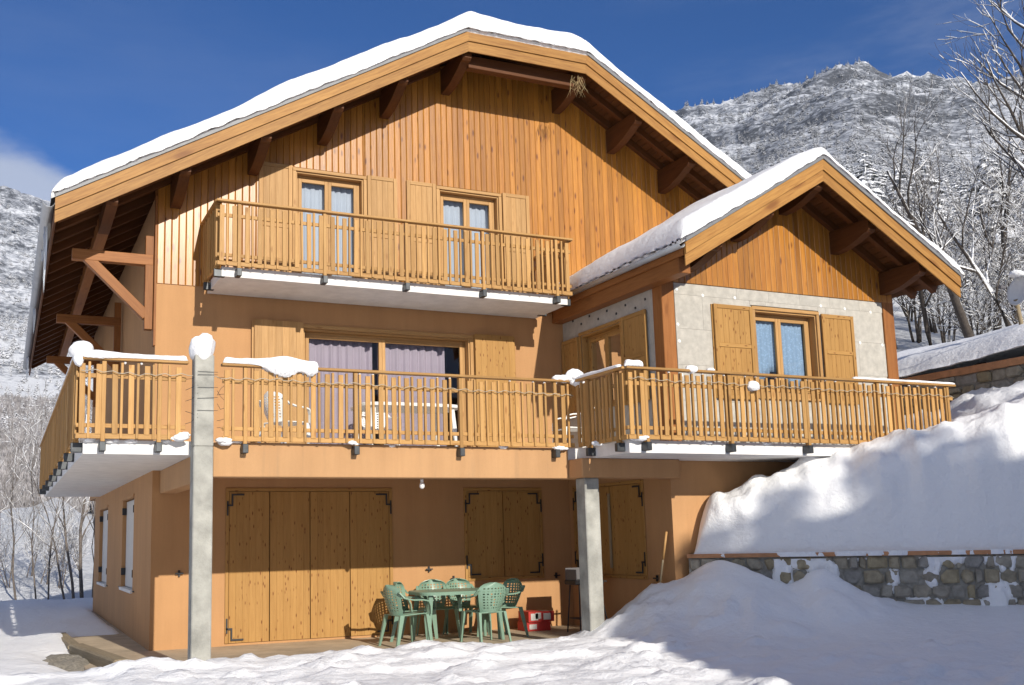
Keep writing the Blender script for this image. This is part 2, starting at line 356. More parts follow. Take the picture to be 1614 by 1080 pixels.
# numpy value noise
def vnoise(x, y, seed=0):
    xi = np.floor(x).astype(np.int64); yi = np.floor(y).astype(np.int64); fx = x-xi; fy = y-yi
    def h(a, b):
        n = (a*374761393+b*668265263+seed*974634777) & 0x7fffffff; n = ((n ^ (n >> 13))*1274126177) & 0x7fffffff; n = ((n ^ (n >> 15))*2246822519) & 0x7fffffff
        return ((n ^ (n >> 16)) & 0xffff)/32767.5-1
    u = fx*fx*fx*(fx*(fx*6-15)+10); v = fy*fy*fy*(fy*(fy*6-15)+10)
    return (h(xi, yi)*(1-u)+h(xi+1, yi)*u)*(1-v)+(h(xi, yi+1)*(1-u)+h(xi+1, yi+1)*u)*v
def fbm(x, y, sc, oc=4, seed=0, g=.5):
    r = 0; a = 1; t = 0
    for i in range(oc): r = r+a*vnoise(x*sc, y*sc, seed+i*17); t += a; a *= g; sc *= 2.03
    return r/t
def sst(x, a, b):
    t = np.clip((x-a)/(b-a), 0, 1); return t*t*(3-2*t)
def grid_faces(nu, nv):
    i, j = np.meshgrid(np.arange(nu-1), np.arange(nv-1), indexing='ij'); a = i*nv+j
    return np.stack([a, a+nv, a+nv+1, a+1], -1).reshape(-1, 4)
def axis(*seg):
    out = []
    for a, b, st in seg: out.append(np.arange(a, b, st))
    return np.concatenate(out+[np.array([seg[-1][1]])])

# ================================================================== TERRAIN
WP0 = np.array([6.95, -2.95]); WU = np.array([.76, -.65]); WN = np.array([.65, .76])   # lower stone wall: start, direction, uphill normal
def ground(x, y):
    z = .17-.10*(1-sst(-y, 2.3, 3.6))*sst(x, -3, -1.5)*(1-sst(x, 5, 6))+.05*fbm(x, y, .5, 3, 3)+.035*fbm(x, y, 1.7, 4, 5)
    cl = np.clip(fbm(x*1.0, y*1.7, 1.5, 4, 9, .6)-.08, 0, 1); z = z+.20*cl*sst(-y, 2.5, 3.6)      # trampled, clodded snow
    rid = 1-np.abs(fbm(x*.8, y*2.2, 1.0, 3, 31)); z = z+.09*(rid-.8)*sst(-y, 2.5, 3.6)
    z = z+.022*fbm(x, y, 6.5, 3, 133, .6)*sst(-y, 2.4, 3.2)
    z = z-.06*sst(x, -1.2, -2.4)
    # terrace kept clear beside the house
    m = sst(x, -1.05, -.75)*(1-sst(x, 6.9, 7.3))*sst(y, -2.45+.16*fbm(x, y, 1.3, 3, 8), -2.0)*(1-sst(y, 2.6, 3.2)); z = z*(1-m)-.14*m
    m2 = sst(x, -.2, .3)*sst(y, -.3, .3)*(1-sst(x, 14, 16))*(1-sst(y, 9, 10)); z = z*(1-m2)-.3*m2
    gp = np.exp(-(((x+1.0)/.42)**2+((y+.9)/1.5)**2)); z = z-.15*gp*(1+.5*fbm(x, y, 2.2, 3, 55))
    # heap shovelled against the wall
    t = (x-WP0[0])*WU[0]+(y-WP0[1])*WU[1]; s = -((x-WP0[0])*WN[0]+(y-WP0[1])*WN[1])
    nn = .13*fbm(x, y, 1.1, 4, 12)+.10*np.clip(fbm(x, y, 3.1, 4, 112, .6), -.1, 1)+.16*(.72-np.abs(fbm(x, y, 1.25, 3, 212)))*.6-.06
    d1 = np.hypot((x-7.15)*1.0, (y+3.38)*.85); h1 = 1.15-.54*np.sqrt(d1*d1+.012)+1.3*nn*np.minimum(d1, 1)
    d2 = np.hypot((x-8.0)*1., (y+4.15)*1.0); h2 = 1.02-.60*np.sqrt(d2*d2+.012)+1.3*nn
    h3 = .50-.15*np.maximum(s, 0)+.06*fbm(x, y, .9, 3, 20)-.0*t
    h3 = np.where(t > .3, h3, h3-.8*(.3-t)**1.)
    k = 14.
    zz = np.log(np.exp(k*z)+np.exp(k*np.minimum(h1, 2))+np.exp(k*np.minimum(h2, 2))+np.exp(k*np.minimum(h3, 2)))/k
    mm = sst(x, 4.9, 5.4)*(1-sst(y, -2.75, -2.3)*(1-sst(x, 6.9, 7.2))); z = z*(1-mm)+zz*mm
    # valley edge behind on the west
    z = z-3.4*sst(y, 14.5+1.2*fbm(x, y, .12, 2, 2), 25)*(1-sst(x, 3, 14))
    z = z-4*sst(np.hypot(x, y), 60, 160)
    return z
gx = axis((-300, -60, 30), (-60, -16, 4), (-16, -4, .4), (-4, 12, .085), (12, 20, .4), (20, 60, 4), (60, 301, 30))
gy = axis((-300, -60, 30), (-60, -16, 4), (-16, -9, .3), (-9, -1.4, .075), (-1.4, 4, .2), (4, 20, .4), (20, 60, 4), (60, 301, 30))
X, Y = np.meshgrid(gx, gy, indexing='ij'); V = np.stack([X, Y, ground(X, Y)], -1).reshape(-1, 3)
g = np_obj('snow_ground', V, grid_faces(len(gx), len(gy)), 'snow'); g['kind'] = 'structure'
# paved terrace round the foot of the house
te = bx('terrace', -.95, 6.81, -2.6, 0.02, -.35, 0, 'paving', None, .01); te['kind'] = 'structure'
te2 = bx('terrace', -.95, .02, .02, 9.4, -.35, -.004, 'paving', None, .01); te2['kind'] = 'structure'
# snow bank on the upper level, behind the lower wall
def bank(x, y):
    t = (x-WP0[0])*WU[0]+(y-WP0[1])*WU[1]; s = (x-WP0[0])*WN[0]+(y-WP0[1])*WN[1]
    crest = np.interp(t, [.0, .2, .3, .45, .6, .85, 1.25, 1.7, 1.93, 2.45, 3.0, 3.66, 4.07, 4.5, 6, 8, 14], [1.7, 1.9, 2.0, 2.13, 2.2, 2.25, 2.28, 2.45, 2.62, 2.70, 2.80, 2.88, 3.04, 3.24, 3.6, 3.8, 4.0])-1.17
    sw = .50+.14*fbm(x, y, .9, 3, 4); sq = np.clip(s/sw, 0, 1); te = np.clip((t-.10)/.30, 0, 1)
    f = np.sqrt(np.clip(1-(1-sq)**2.2, 0, 1))*np.sqrt(np.clip(1-(1-te)**2, 0, 1))
    z = 1.17+crest*f
    under = (1-sst(x, 10.6, 12.2))*sst(y, -4.15, -3.6)*sst(s, .55, 1.2); z = z-under*np.maximum(z-1.75, 0)*.85
    z = z+sst(x, 10.0, 14.2)*(.30+.10*(y+4))*sst(s, .9, 4)
    z = z+(.17*fbm(x, y, .9, 4, 41)+.07*fbm(x, y, 3.4, 4, 44, .6))*np.clip(s/.5, 0, 1)*te
    fl = 1-np.abs(fbm(t, s*.35, 1.5, 3, 61)); z = z+.32*(fl-.82)*np.clip(s/.3, 0, 1)*(1-under)*te     # slumped flutes
    return z
tt = axis((.02, 7, .05), (7, 22, .35)); ss = axis((0, .3, .02), (.3, 2.2, .05), (2.2, 6, .2), (6, 16, .6))
T, S = np.meshgrid(tt, ss, indexing='ij')
BX = WP0[0]+T*WU[0]+S*WN[0]; BY = WP0[1]+T*WU[1]+S*WN[1]
bulge = -(.09+.08*fbm(T, S*0, 1.8, 3, 47))*np.sin(np.clip(S/.3, 0, 1)*3.1416)*np.clip((T-.1)*3, 0, 1)-(.16*fbm(T, S*.5, 1.15, 4, 147, .55)+.05*fbm(T, S, 4., 3, 149))*np.clip((T-.1)*3, 0, 1)*np.clip(S/.08, 0, 1)*(1-sst(S, .6, 1.4))
V = np.stack([BX+bulge*WN[0], BY+bulge*WN[1], bank(BX, BY)], -1).reshape(-1, 3)
F = grid_faces(len(tt), len(ss))
ctr = V[F].mean(1); keep = ~((ctr[:, 0] < 11.3) & (ctr[:, 1] > -2.70)) & (ctr[:, 0] < 13.95)
g = np_obj('snow_bank', V, F[keep], 'snow'); g['kind'] = 'structure'
# meadow above the upper wall
def meadow(x, y):
    s = np.maximum(x-13.95, 0)
    z = 4.27+.42*(1-np.exp(-s/.35))+.27*np.minimum(s, 6)+.10*np.maximum(s-6, 0)-.05*np.clip(y, -4, 30)+.14*fbm(x, y, .35, 4, 71)+.03*fbm(x, y, 2.5, 3, 72)
    return z
ax_ = axis((13.86, 16, .09), (16, 24, .3), (24, 46, 1.)); ay_ = axis((-14, -6, .6), (-6, 4, .15), (4, 30, .8))
X, Y = np.meshgrid(ax_, ay_, indexing='ij')
g = np_obj('snow_meadow', np.stack([X, Y, meadow(X, Y)], -1).reshape(-1, 3), grid_faces(len(ax_), len(ay_)), 'snow'); g['kind'] = 'structure'
# mountains: a ring of valley sides around the hamlet
VC = np.array([-2., -15.])
def hill_h(az, r):
    top = np.interp(az, [-60, -20, -1, 2, 15, 28, 36, 38.4, 41, 44, 47.4, 49.5, 52, 55.5, 70, 120], [14, 16.5, 18.3, 17.8, 19, 20, 21.7, 22.5, 22.6, 23.3, 23.75, 22.9, 21.9, 21.6, 19, 14])
    lr = np.log(r)
    eL = np.interp(lr, np.log([30, 36, 44, 60, 74, 84, 110, 200, 450, 900, 1300, 1700]), [-5.5, -5.2, -3.6, .2, 1.9, 2.1, 1.0, 4.2, 9.5, 14.6, 18, 15.5])/18
    eR = np.interp(lr, np.log([30, 36, 44, 60, 74, 84, 110, 200, 450, 900, 1300, 1700]), [5.5, 7.6, 9.3, 11.2, 12.2, 12.8, 13.8, 16, 18.7, 21.3, 22.5, 19.5])/22.5
    b = sst(az, 9, 30); el = top*(eL*(1-b)+eR*b)
    hump = (1-b)*np.exp(-((r-74)/16)**2)*(1.9*np.exp(-((az-2.1)/1.5)**2)-1.2+.9*np.sin(az*2.3+1)*.5)
    return 1.4+r*np.tan(np.radians(el))+hump
def hill_z(az, r):
    x = VC[0]+r*np.sin(np.radians(az)); y = VC[1]+r*np.cos(np.radians(az))
    a = np.clip((r-60)/300, .04, 1)
    rdg = .75-np.abs(fbm(x, y, .004, 6, 91, .6))*2.2
    n = fbm(x, y, .006, 6, 81, .55)*r*.016*a+fbm(x, y, .05, 4, 83, .55)*r*.006*a+rdg*r*.02*a*np.clip((r-300)/500, 0, 1)
    return x, y, hill_h(az, r)+n
azs = np.concatenate([np.arange(-60, -6, 1.), np.arange(-6, 7, .2), np.arange(7, 30, 1.), np.arange(30, 62, .2), np.arange(62, 121, 1.)]); rs = np.geomspace(31, 1750, 230)
A, Rr = np.meshgrid(azs, rs, indexing='ij'); hx, hy, hz = hill_z(A, Rr)
g = np_obj('mountainside', np.stack([hx, hy, hz], -1).reshape(-1, 3), grid_faces(len(azs), len(rs)), 'hillside'); g['kind'] = 'structure'

# ================================================================== CHALET
chalet = tag(empty('chalet'), 'large three storey chalet with orange stucco, pine cladding and wooden balconies', 'house')
HX, HD = 11.5, 11.2
def Fm(x):   # top line of the main verge
    return min(6.011+.5743*(x+1.448), 9.518, 6.011+.5743*(12.958-x))
RL, RT0, RT1, RRt = -1.448, 4.658, 6.852, 12.958
def Ga(x): return 6.985-.59*abs(x-9.19)
AXL, AXR, AC = 6.57, 11.88, 9.19
AW0, AW1, AY = 6.81, 11.38, -2.82
ZC = 5.25      # foot of the cladding
def wall_holes(name, plane, u0, u1, zb, topf, holes, thick, mat, parent, breaks=()):
    """wall sheet with window openings; plane = ('y', y) faces -y, ('x', x) faces -x; thick goes inward"""
    us = sorted({u0, u1, *[q for h in holes for q in h[:2]], *[b for b in breaks if u0 < b < u1]}); v = []; f = []
    def P(u, n, z): return (u, plane[1]+n, z) if plane[0] == 'y' else (plane[1]+n, u, z)
    def quad(a, b, c, d): i = len(v); v.extend((a, b, c, d)); f.append((i, i+1, i+2, i+3))
    for a, b in zip(us[:-1], us[1:]):
        m = (a+b)/2; hs = sorted([(h[2], h[3]) for h in holes if h[0] < m < h[1]]); iv = []; lo = None
        edges = [None]+[q for h in hs for q in h]+['top']
        for k in range(0, len(edges), 2):
            l, h = edges[k], edges[k+1]
            la, lb = (zb, zb) if l is None else (l, l); ha, hb = (topf(a), topf(b)) if h == 'top' else (h, h)
            if max(ha-la, hb-lb) < 1e-4: continue
            quad(P(a, 0, la), P(b, 0, lb), P(b, 0, hb), P(a, 0, ha)); quad(P(b, thick, lb), P(a, thick, la), P(a, thick, ha), P(b, thick, hb))
            quad(P(a, 0, la), P(a, thick, la), P(b, thick, lb), P(b, 0, lb)); quad(P(a, 0, ha), P(b, 0, hb), P(b, thick, hb), P(a, thick, ha))
    for h in holes:
        for u in h[:2]: quad(P(u, 0, h[2]), P(u, 0, h[3]), P(u, thick, h[3]), P(u, thick, h[2]))
    for u in (u0, u1): quad(P(u, 0, zb), P(u, 0, topf(u)), P(u, thick, topf(u)), P(u, thick, zb))
    o = mesh_obj(name, v, f, mat, parent)
    bm = bmesh.new(); bm.from_mesh(o.data); bmesh.ops.remove_doubles(bm, verts=bm.verts, dist=1e-4); bmesh.ops.recalc_face_normals(bm, faces=bm.faces); bm.to_mesh(o.data); bm.free()
    return o
W1 = (2.09, 3.20, 5.28, 7.20); W2 = (4.53, 5.63, 5.28, 7.20); WF = (2.21, 5.03, 2.64, 4.70)
GD = (1.09, 3.57, 0.03, 2.20); GM = (4.90, 6.225, .83, 2.205)
front = wall_holes('wall', ('y', 0), 0, HX, -.3, lambda u: ZC, [W1[:3]+(ZC,), W2[:3]+(ZC,), WF, GD, GM] if False else [WF, GD, GM], .3, 'stucco', chalet)
SW1 = (2.1, 3.75, .72, 2.22); SW2 = (6.4, 8.2, .66, 2.2)
wall_holes('wall', ('x', 0), .301, 9.45, -.3, lambda u: 2.52, [SW1, SW2], .3, 'stucco', chalet)
wall_holes('wall', ('x', 0.004), .301, HD, 2.5201, lambda u: 6.62, [], .3, 'stucco', chalet)
bx('wall', .304, HX-.305, HD-.3, HD, 2.5, 6.3, 'stucco', chalet, 0); bx('wall', .304, HX-.305, 9.15, 9.45, -.3, 2.48, 'stucco', chalet, 0)
bx('wall', HX-.3, HX, .305, HD, -.3, 6.6, 'stucco', chalet, 0)
gtop = lambda u: Fm(u)-.11
gab = wall_holes('gable_wall', ('y', .035), 0.002, HX-.002, ZC+.002, gtop, [W1, W2], .26, 'larch_z', chalet, (RT0, RT1))
wall_holes('gable_wall', ('y', HD-.26), 0.3, HX-.3, 6.301, gtop, [], .24, 'stucco', chalet, (RT0, RT1))
bx('floor', .31, HX-.31, .31, 9.1, 2.5, 2.62, 'interior', chalet, 0); bx('floor', .31, HX-.31, .31, HD-.31, 5.1, 5.26, 'interior', chalet, 0)
bx('partition', .31, HX-.31, 2.6, 2.68, 0, 2.49, 'interior', chalet, 0); bx('partition', .31, HX-.31, 2.6, 2.68, 2.63, 5.09, 'interior', chalet, 0); bx('partition', .31, HX-.31, 2.6, 2.68, 5.27, 7.6, 'interior', chalet, 0)
# --- cladding boards of the main gable
rnd = random.Random(7)
cb_ = tag(bx('cladding', .01, HX-.01, .012, .034, ZC-.0, ZC+.05, 'larch', chalet, 0), 'honey coloured vertical board cladding of the main gable')
def board(name, x0, x1, zb, topf, y, th, mat, parent, n3=True):
    """one vertical board, rounded front, mitred under the roof slope"""
    za, zb2 = topf(x0), topf(x1); e = .011; xm = (x0+x1)/2
    b = [(x0, 0), (x0, -th*.72), (x0+e, -th), (x1-e, -th), (x1, -th*.72), (x1, 0)]
    v = []; cz = (zb+max(za, zb2))/2
    for (x, yy) in b: v.append((x-xm, yy, zb-cz))
    for (x, yy) in b: v.append((x-xm, yy, topf(x)-cz))
    n = 6; f = [tuple(range(n)), tuple(range(2*n-1, n-1, -1))]+[(i, i+n, (i+1) % n+n, (i+1) % n) for i in range(n)]
    return mesh_obj(name, v, [q[::-1] for q in f], mat, parent, Matrix.Translation((xm, y, cz)))
def split_board(x0, x1, openings, zb, topf, y, th, mat, parent):
    segs = [(zb, None)]
    for o in openings:
        if x1 > o[0]+.01 and x0 < o[1]-.01: segs = [(o[3], None)] + ([(zb, o[2])] if o[2]-zb > .06 else [])
    for a, b in segs: board('board', x0, x1, a, topf if b is None else (lambda u, q=b: q), y, th, mat, parent)
x = .004
while x < 9.9:
    wd = .104*rnd.choice((1, 1, 1, .97, 1.04))
    for o in (W1, W2):      # boards are cut at the window frames
        for e in (o[0]-.035, o[1]+.035):
            if x+.02 < e < x+wd+.03: wd = e-x
    split_board(x+.0015, x+wd-.0015, [(o[0]-.04, o[1]+.04, o[2]-.02, o[3]+.07) for o in (W1, W2)], ZC-.02, gtop, rnd.uniform(.006, .0085), .024, 'cladding_z', cb_)
    x += wd
bx('corner_board', -.03, .002, -.026, .10, 4.3, 6.55, 'larch', chalet, .004)
# --- roof of the main house
Yf, Yb = -1.0, 12.4
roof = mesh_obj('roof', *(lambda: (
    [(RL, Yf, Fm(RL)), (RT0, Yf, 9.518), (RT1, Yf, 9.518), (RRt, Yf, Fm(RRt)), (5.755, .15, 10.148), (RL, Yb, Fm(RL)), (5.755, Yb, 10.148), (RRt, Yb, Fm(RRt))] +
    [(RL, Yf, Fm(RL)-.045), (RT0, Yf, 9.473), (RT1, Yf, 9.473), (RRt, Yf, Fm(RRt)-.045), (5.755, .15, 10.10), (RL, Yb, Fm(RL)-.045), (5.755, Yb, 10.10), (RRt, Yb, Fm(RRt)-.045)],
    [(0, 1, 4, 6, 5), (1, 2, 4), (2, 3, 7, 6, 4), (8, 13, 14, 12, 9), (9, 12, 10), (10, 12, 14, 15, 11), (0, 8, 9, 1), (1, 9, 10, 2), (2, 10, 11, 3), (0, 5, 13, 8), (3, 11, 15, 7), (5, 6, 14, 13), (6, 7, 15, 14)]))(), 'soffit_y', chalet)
tag(roof, 'wide overhanging timber roof with clipped gable peak')
AN = math.atan(.5743)
def vline(segs, dz0, dz1, y0, y1, mat, name, parent, top):
    for (a, b, an) in segs:
        prism(name, [(a, top(a)+dz0), (b, top(b)+dz0), (b, top(b)+dz1), (a, top(a)+dz1)], y0, y1, mat, parent, an)
segs = [(RL, RT0, AN), (RT0+.001, RT1, 0.), (RT1+.001, RRt, -AN)]
vline(segs, -.165, 0.0, Yf-.045, Yf-.003, 'fascia_x', 'fascia_board', roof, Fm)
vline(segs, -.335, -.168, Yf-.022, Yf-.002, 'fascia_x', 'fascia_board', roof, Fm)
vline(segs, .003, .085, Yf-.065, Yf-.055, 'flashing', 'flashing', roof, Fm)
vline(segs, .003, .012, Yf-.054, Yf+.3, 'zinc', 'flashing', roof, Fm)
# soffit boards across the front overhang and beyond the left wall
def soffit_run(xa, xb, y0, y1, topf, an, parent, dz=-.048):
    L = abs(xb-xa); n = int(L/.13/math.cos(an)) if an else int(L/.13); st = (xb-xa)/max(n, 1)
    for i in range(n):
        a = xa+i*st; c = a+st/2; d = .5*abs(st)/math.cos(an)-.003
        bar('soffit_board', (c, y0, topf(c)+dz), (c, y1, topf(c)+dz), d*2, .02, 'soffit', parent, .003, (-math.sin(an), 0, math.cos(an)))
soffit_run(.02, RT0, Yf+.0, -.03, Fm, AN, roof, -.058); soffit_run(RT1, 10.6, Yf, -.03, Fm, -AN, roof, -.058); soffit_run(RL+.01, .0, Yf, Yb, Fm, AN, roof, -.058)
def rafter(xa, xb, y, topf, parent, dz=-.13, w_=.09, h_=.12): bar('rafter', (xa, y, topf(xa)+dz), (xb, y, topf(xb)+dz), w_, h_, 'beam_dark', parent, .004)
rafter(RL+.03, RT0-.02, -.47, Fm, roof); rafter(RT1+.02, RRt-.05, -.47, Fm, roof)
rafter(RL+.03, RT0-.1, -.06, Fm, roof); rafter(RT1+.1, RRt-.05, -.06, Fm, roof)
for i in range(20): rafter(RL+.03, .28, .55+i*.6, Fm, roof)
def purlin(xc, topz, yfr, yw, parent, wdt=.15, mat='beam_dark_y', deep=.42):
    """console shaped purlin end"""
    L = yw-yfr; pts = [(yfr, topz), (yw, topz), (yw, topz-deep)]
    for k in range(8):
        u = k/7; pts.append((yw-.12-(L-.22)*u, topz-deep+(deep-.21)*(u**1.8)))
    pts += [(yfr+.05, topz-.205), (yfr, topz-.17)]
    return prism('purlin', pts, xc-wdt/2, xc+wdt/2, mat, parent, 0., 'x')
for xc in (-.72,): purlin(xc, Fm(xc)-.185, -.93, .35, roof, deep=.25)
for xc in (.25, 1.40, 2.51, 3.57): purlin(xc, Fm(xc)-.185, -.93, .03, roof)
for xc in (4.68, 6.83): purlin(xc, 9.518-.22, -.93, .03, roof)
for xc in (7.94, 9.02, 10.1): purlin(xc, Fm(xc)-.185, -.93, .03, roof)
bx('tie_beam', 4.76, 6.75, -.80, -.66, 9.03, 9.24, 'beam_dark', roof, .006)
# purlins running back under the left eave, with braced brackets
bx('purlin', -.80, -.64, .352, Yb-.1, Fm(-.72)-.41, Fm(-.72)-.192, 'larch', roof, .006)
for yb_ in (.12, 4.55, 9.0):
    br = bx('bracket', -.15, -.03, yb_-.06, yb_+.06, 4.55, 5.95, 'larch', chalet, .006)
    bar('tie', (-1.16, yb_, 5.585), (-.04, yb_, 5.585), .13, .155, 'larch', br)
    bar('brace', (-.96, yb_+.002, 5.56), (-.12, yb_+.002, 4.75), .12, .14, 'larch', br)
# gutter and icicles on the left eave
gm = MB()
for k in range(2):
    pass
gv = []; gf = []
for yy in (Yf-.02, Yb):
    for k in range(9):
        a = math.pi*k/8; gv.append((RL-.075+.075*math.cos(a+math.pi), yy, Fm(RL)-.04+.085*math.sin(a+math.pi)))
gf = [(k, k+1, k+10, k+9) for k in range(8)]
gut = mesh_obj('gutter', gv, gf, 'zinc', roof, smooth=True); sm = gut.modifiers.new('s', 'SOLIDIFY'); sm.thickness = .006
bx('eave_board', RL-.004, RL+.026, Yf+.02, Yb-.02, Fm(RL)-.27, Fm(RL)-.05, 'soffit', roof, .003)
# --- annex walls, cladding, roof
AWW = (8.50, 9.72, 3.45, 4.82); ASW = (-1.76, -.60, 3.45, 4.74); ASG = (-2.11, -.2, .85, 2.22)
wall_holes('annex_wall', ('y', AY), AW0+.002, AW1, 2.6201, lambda u: min(Ga(u)-.1, 6.9), [AWW], .25, 'insulation', chalet, (AC,))
wall_holes('annex_wall', ('y', AY+.004), AW0, AW1, -.3, lambda u: 2.62, [], .25, 'stucco', chalet)
wall_holes('annex_wall', ('x', AW0+.003), AY+.255, -.004, 2.6202, lambda u: 5.42, [ASW], .25, 'insulation_shade', chalet)
wall_holes('annex_wall', ('x', AW0), AY+.2542, -.004, -.3, lambda u: 2.62, [ASG], .25, 'stucco', chalet)
bx('annex_wall', AW1-.25, AW1-.001, AY+.26, -.004, -.3, 5.4, 'stucco', chalet, 0)
bx('floor', AW0+.26, AW1-.26, AY+.26, -.01, 2.5, 2.619, 'interior', chalet, 0)
# insulation panels on the annex front (joints show)
rows = [(2.63, 3.37), (3.375, 3.90), (3.905, 4.44), (4.445, 4.955), (4.96, 5.125)]
for r, (za, zb) in enumerate(rows):
    xs = [AW0+.225]; off = .5 if r % 2 else 1.15
    while xs[-1]+off < AW1-.23: xs.append(xs[-1]+off); off = 1.2 if r < 4 else .62
    xs.append(AW1-.22)
    for a, b in zip(xs[:-1], xs[1:]):
        parts = [(a, b, za, zb)]
        if za < AWW[3]+.06 and zb > AWW[2]-.06:
            parts = [(a, min(b, AWW[0]-.07), za, zb)] if a < AWW[0]-.1 else []
            if b > AWW[1]+.1: parts.append((max(a, AWW[1]+.07), b, za, zb))
            if zb > AWW[3]+.09 and b > AWW[0]-.07 and a < AWW[1]+.07: parts.append((max(a, AWW[0]-.068), min(b, AWW[1]+.068), AWW[3]+.075, zb))
        for p in parts:
            if p[1]-p[0] > .03: bx('insulation_panel', p[0]+.001, p[1]-.001, AY-.02, AY-.002, p[2], p[3]+.003, 'insulation', chalet, .001)
fx = MB()
def disc(mb, c, r, n, th=.006):
    cx, cy, cz = c
    v = [(cx+r*math.cos(6.2832*k/n), cy, cz+r*math.sin(6.2832*k/n)) for k in range(n)]+[(cx+r*.8*math.cos(6.2832*k/n), cy-th, cz+r*.8*math.sin(6.2832*k/n)) for k in range(n)]
    mb.add(v, [tuple(range(n, 2*n))]+[(k, (k+1) % n, (k+1) % n+n, k+n) for k in range(n)])
for a, z in ((7.08, 5.03), (7.07, 4.5), (7.08, 4.25), (7.09, 3.75), (7.55, 4.97), (8.15, 4.98), (9.85, 4.98), (10.35, 4.97), (10.9, 4.95), (11.1, 4.42), (11.12, 3.72), (10.62, 4.43)): disc(fx, (a, AY-.021, z), .028, 10)
fo = fx.build('fixing_discs', 'ceramic', chalet); fo['kind'] = 'stuff'
fx = MB()
for k in range(9): fx.box(AW0-.006, AW0+.002, -.35-k*.26-.018, -.35-k*.26+.018, 5.03-.012*k-(k % 2)*.09, 5.065-.012*k-(k % 2)*.09)
fo = fx.build('fixing_discs', 'bracket_metal', chalet); fo['kind'] = 'stuff'
# corner posts
bx('corner_post', AW0-.012, AW0+.21, AY-.035, AY+.20, 2.63, 5.3, 'larch', chalet, .008)
bx('corner_post', AW1-.21, AW1+.02, AY-.035, AY+.20, 2.63, 5.42, 'larch', chalet, .008)
bx('eave_beam', 6.60, 6.80, -3.55, -.01, 5.06, 5.30, 'larch', chalet, .008)
acl = tag(bx('cladding', AW0+.22, AW1-.22, AY-.012, AY-.001, 5.13, 5.17, 'larch', chalet, 0), 'amber vertical board cladding of the annex gable')
x = AW0+.2
while x < AW1-.02:
    wd = .104*rnd.choice((1, .97, 1.04)); board('board', x+.002, min(x+wd, AW1)-.002, 5.135, lambda u: Ga(u)-.12, AY-.013-rnd.uniform(0, .002), .022, 'cladding_z', acl); x += wd
AYf = -3.72
AA = math.atan(.59)
aroof = mesh_obj('roof', [(AXL, AYf, Ga(AXL)), (AC, AYf, 6.985), (AXR, AYf, Ga(AXR)), (AXL, -.02, Ga(AXL)), (AC, -.02, 6.985), (AXR, -.02, Ga(AXR))]+[(AXL, AYf, Ga(AXL)-.045), (AC, AYf, 6.94), (AXR, AYf, Ga(AXR)-.045), (AXL, -.02, Ga(AXL)-.045), (AC, -.02, 6.94), (AXR, -.02, Ga(AXR)-.045)],
    [(0, 1, 4, 3), (1, 2, 5, 4), (6, 9, 10, 7), (7, 10, 11, 8), (0, 6, 7, 1), (1, 7, 8, 2), (0, 3, 9, 6), (2, 8, 11, 5), (3, 4, 10, 9), (4, 5, 11, 10)], 'soffit_y', chalet)
tag(aroof, 'smaller timber gable roof of the annex')
asg = [(AXL, AC, AA), (AC+.001, AXR, -AA)]
vline(asg, -.165, 0, AYf-.045, AYf-.003, 'fascia_x', 'fascia_board', aroof, Ga); vline(asg, -.335, -.168, AYf-.022, AYf-.002, 'fascia_x', 'fascia_board', aroof, Ga)
vline(asg, .003, .085, AYf-.065, AYf-.055, 'flashing', 'flashing', aroof, Ga); vline(asg, .003, .012, AYf-.054, AYf+.3, 'zinc', 'flashing', aroof, Ga)
soffit_run(AXL+.02, AC, AYf, AY-.04, Ga, AA, aroof, -.058); soffit_run(AC, AXR-.02, AYf, AY-.04, Ga, -AA, aroof, -.058)
soffit_run(AW1+.01, AXR-.02, AY, -.1, Ga, -AA, aroof, -.058)
rafter(AXL+.02, AC-.02, -3.3, Ga, aroof); rafter(AC+.02, AXR-.03, -3.3, Ga, aroof); rafter(AXL+.02, AC-.02, -2.9, Ga, aroof); rafter(AC+.02, AXR-.03, -2.9, Ga, aroof)
for i in range(5): rafter(AW1-.1, AXR-.03, -2.3+i*.5, Ga, aroof)
for xc in (7.22, 8.2, 10.2, 11.2): purlin(xc, Ga(xc)-.185, -3.65, AY-.015, aroof, deep=.36)
purlin(AC, 6.985-.235, -3.65, AY-.015, aroof, deep=.36)
bx('eave_board', AXL-.004, AXL+.026, AYf+.02, -.03, Ga(AXL)-.17, Ga(AXL)-.05, 'larch', aroof, .003)
ev = []
for yy in (AYf-.03, -.05):
    for k in range(7):
        a = math.pi*k/6; ev.append((AXL-.05+.05*math.cos(a+math.pi), yy, Ga(AXL)-.02+.06*math.sin(a+math.pi)))
gut = mesh_obj('gutter', ev, [(k, k+1, k+8, k+7) for k in range(6)], 'zinc', aroof, smooth=True); sm = gut.modifiers.new('s', 'SOLIDIFY'); sm.thickness = .005

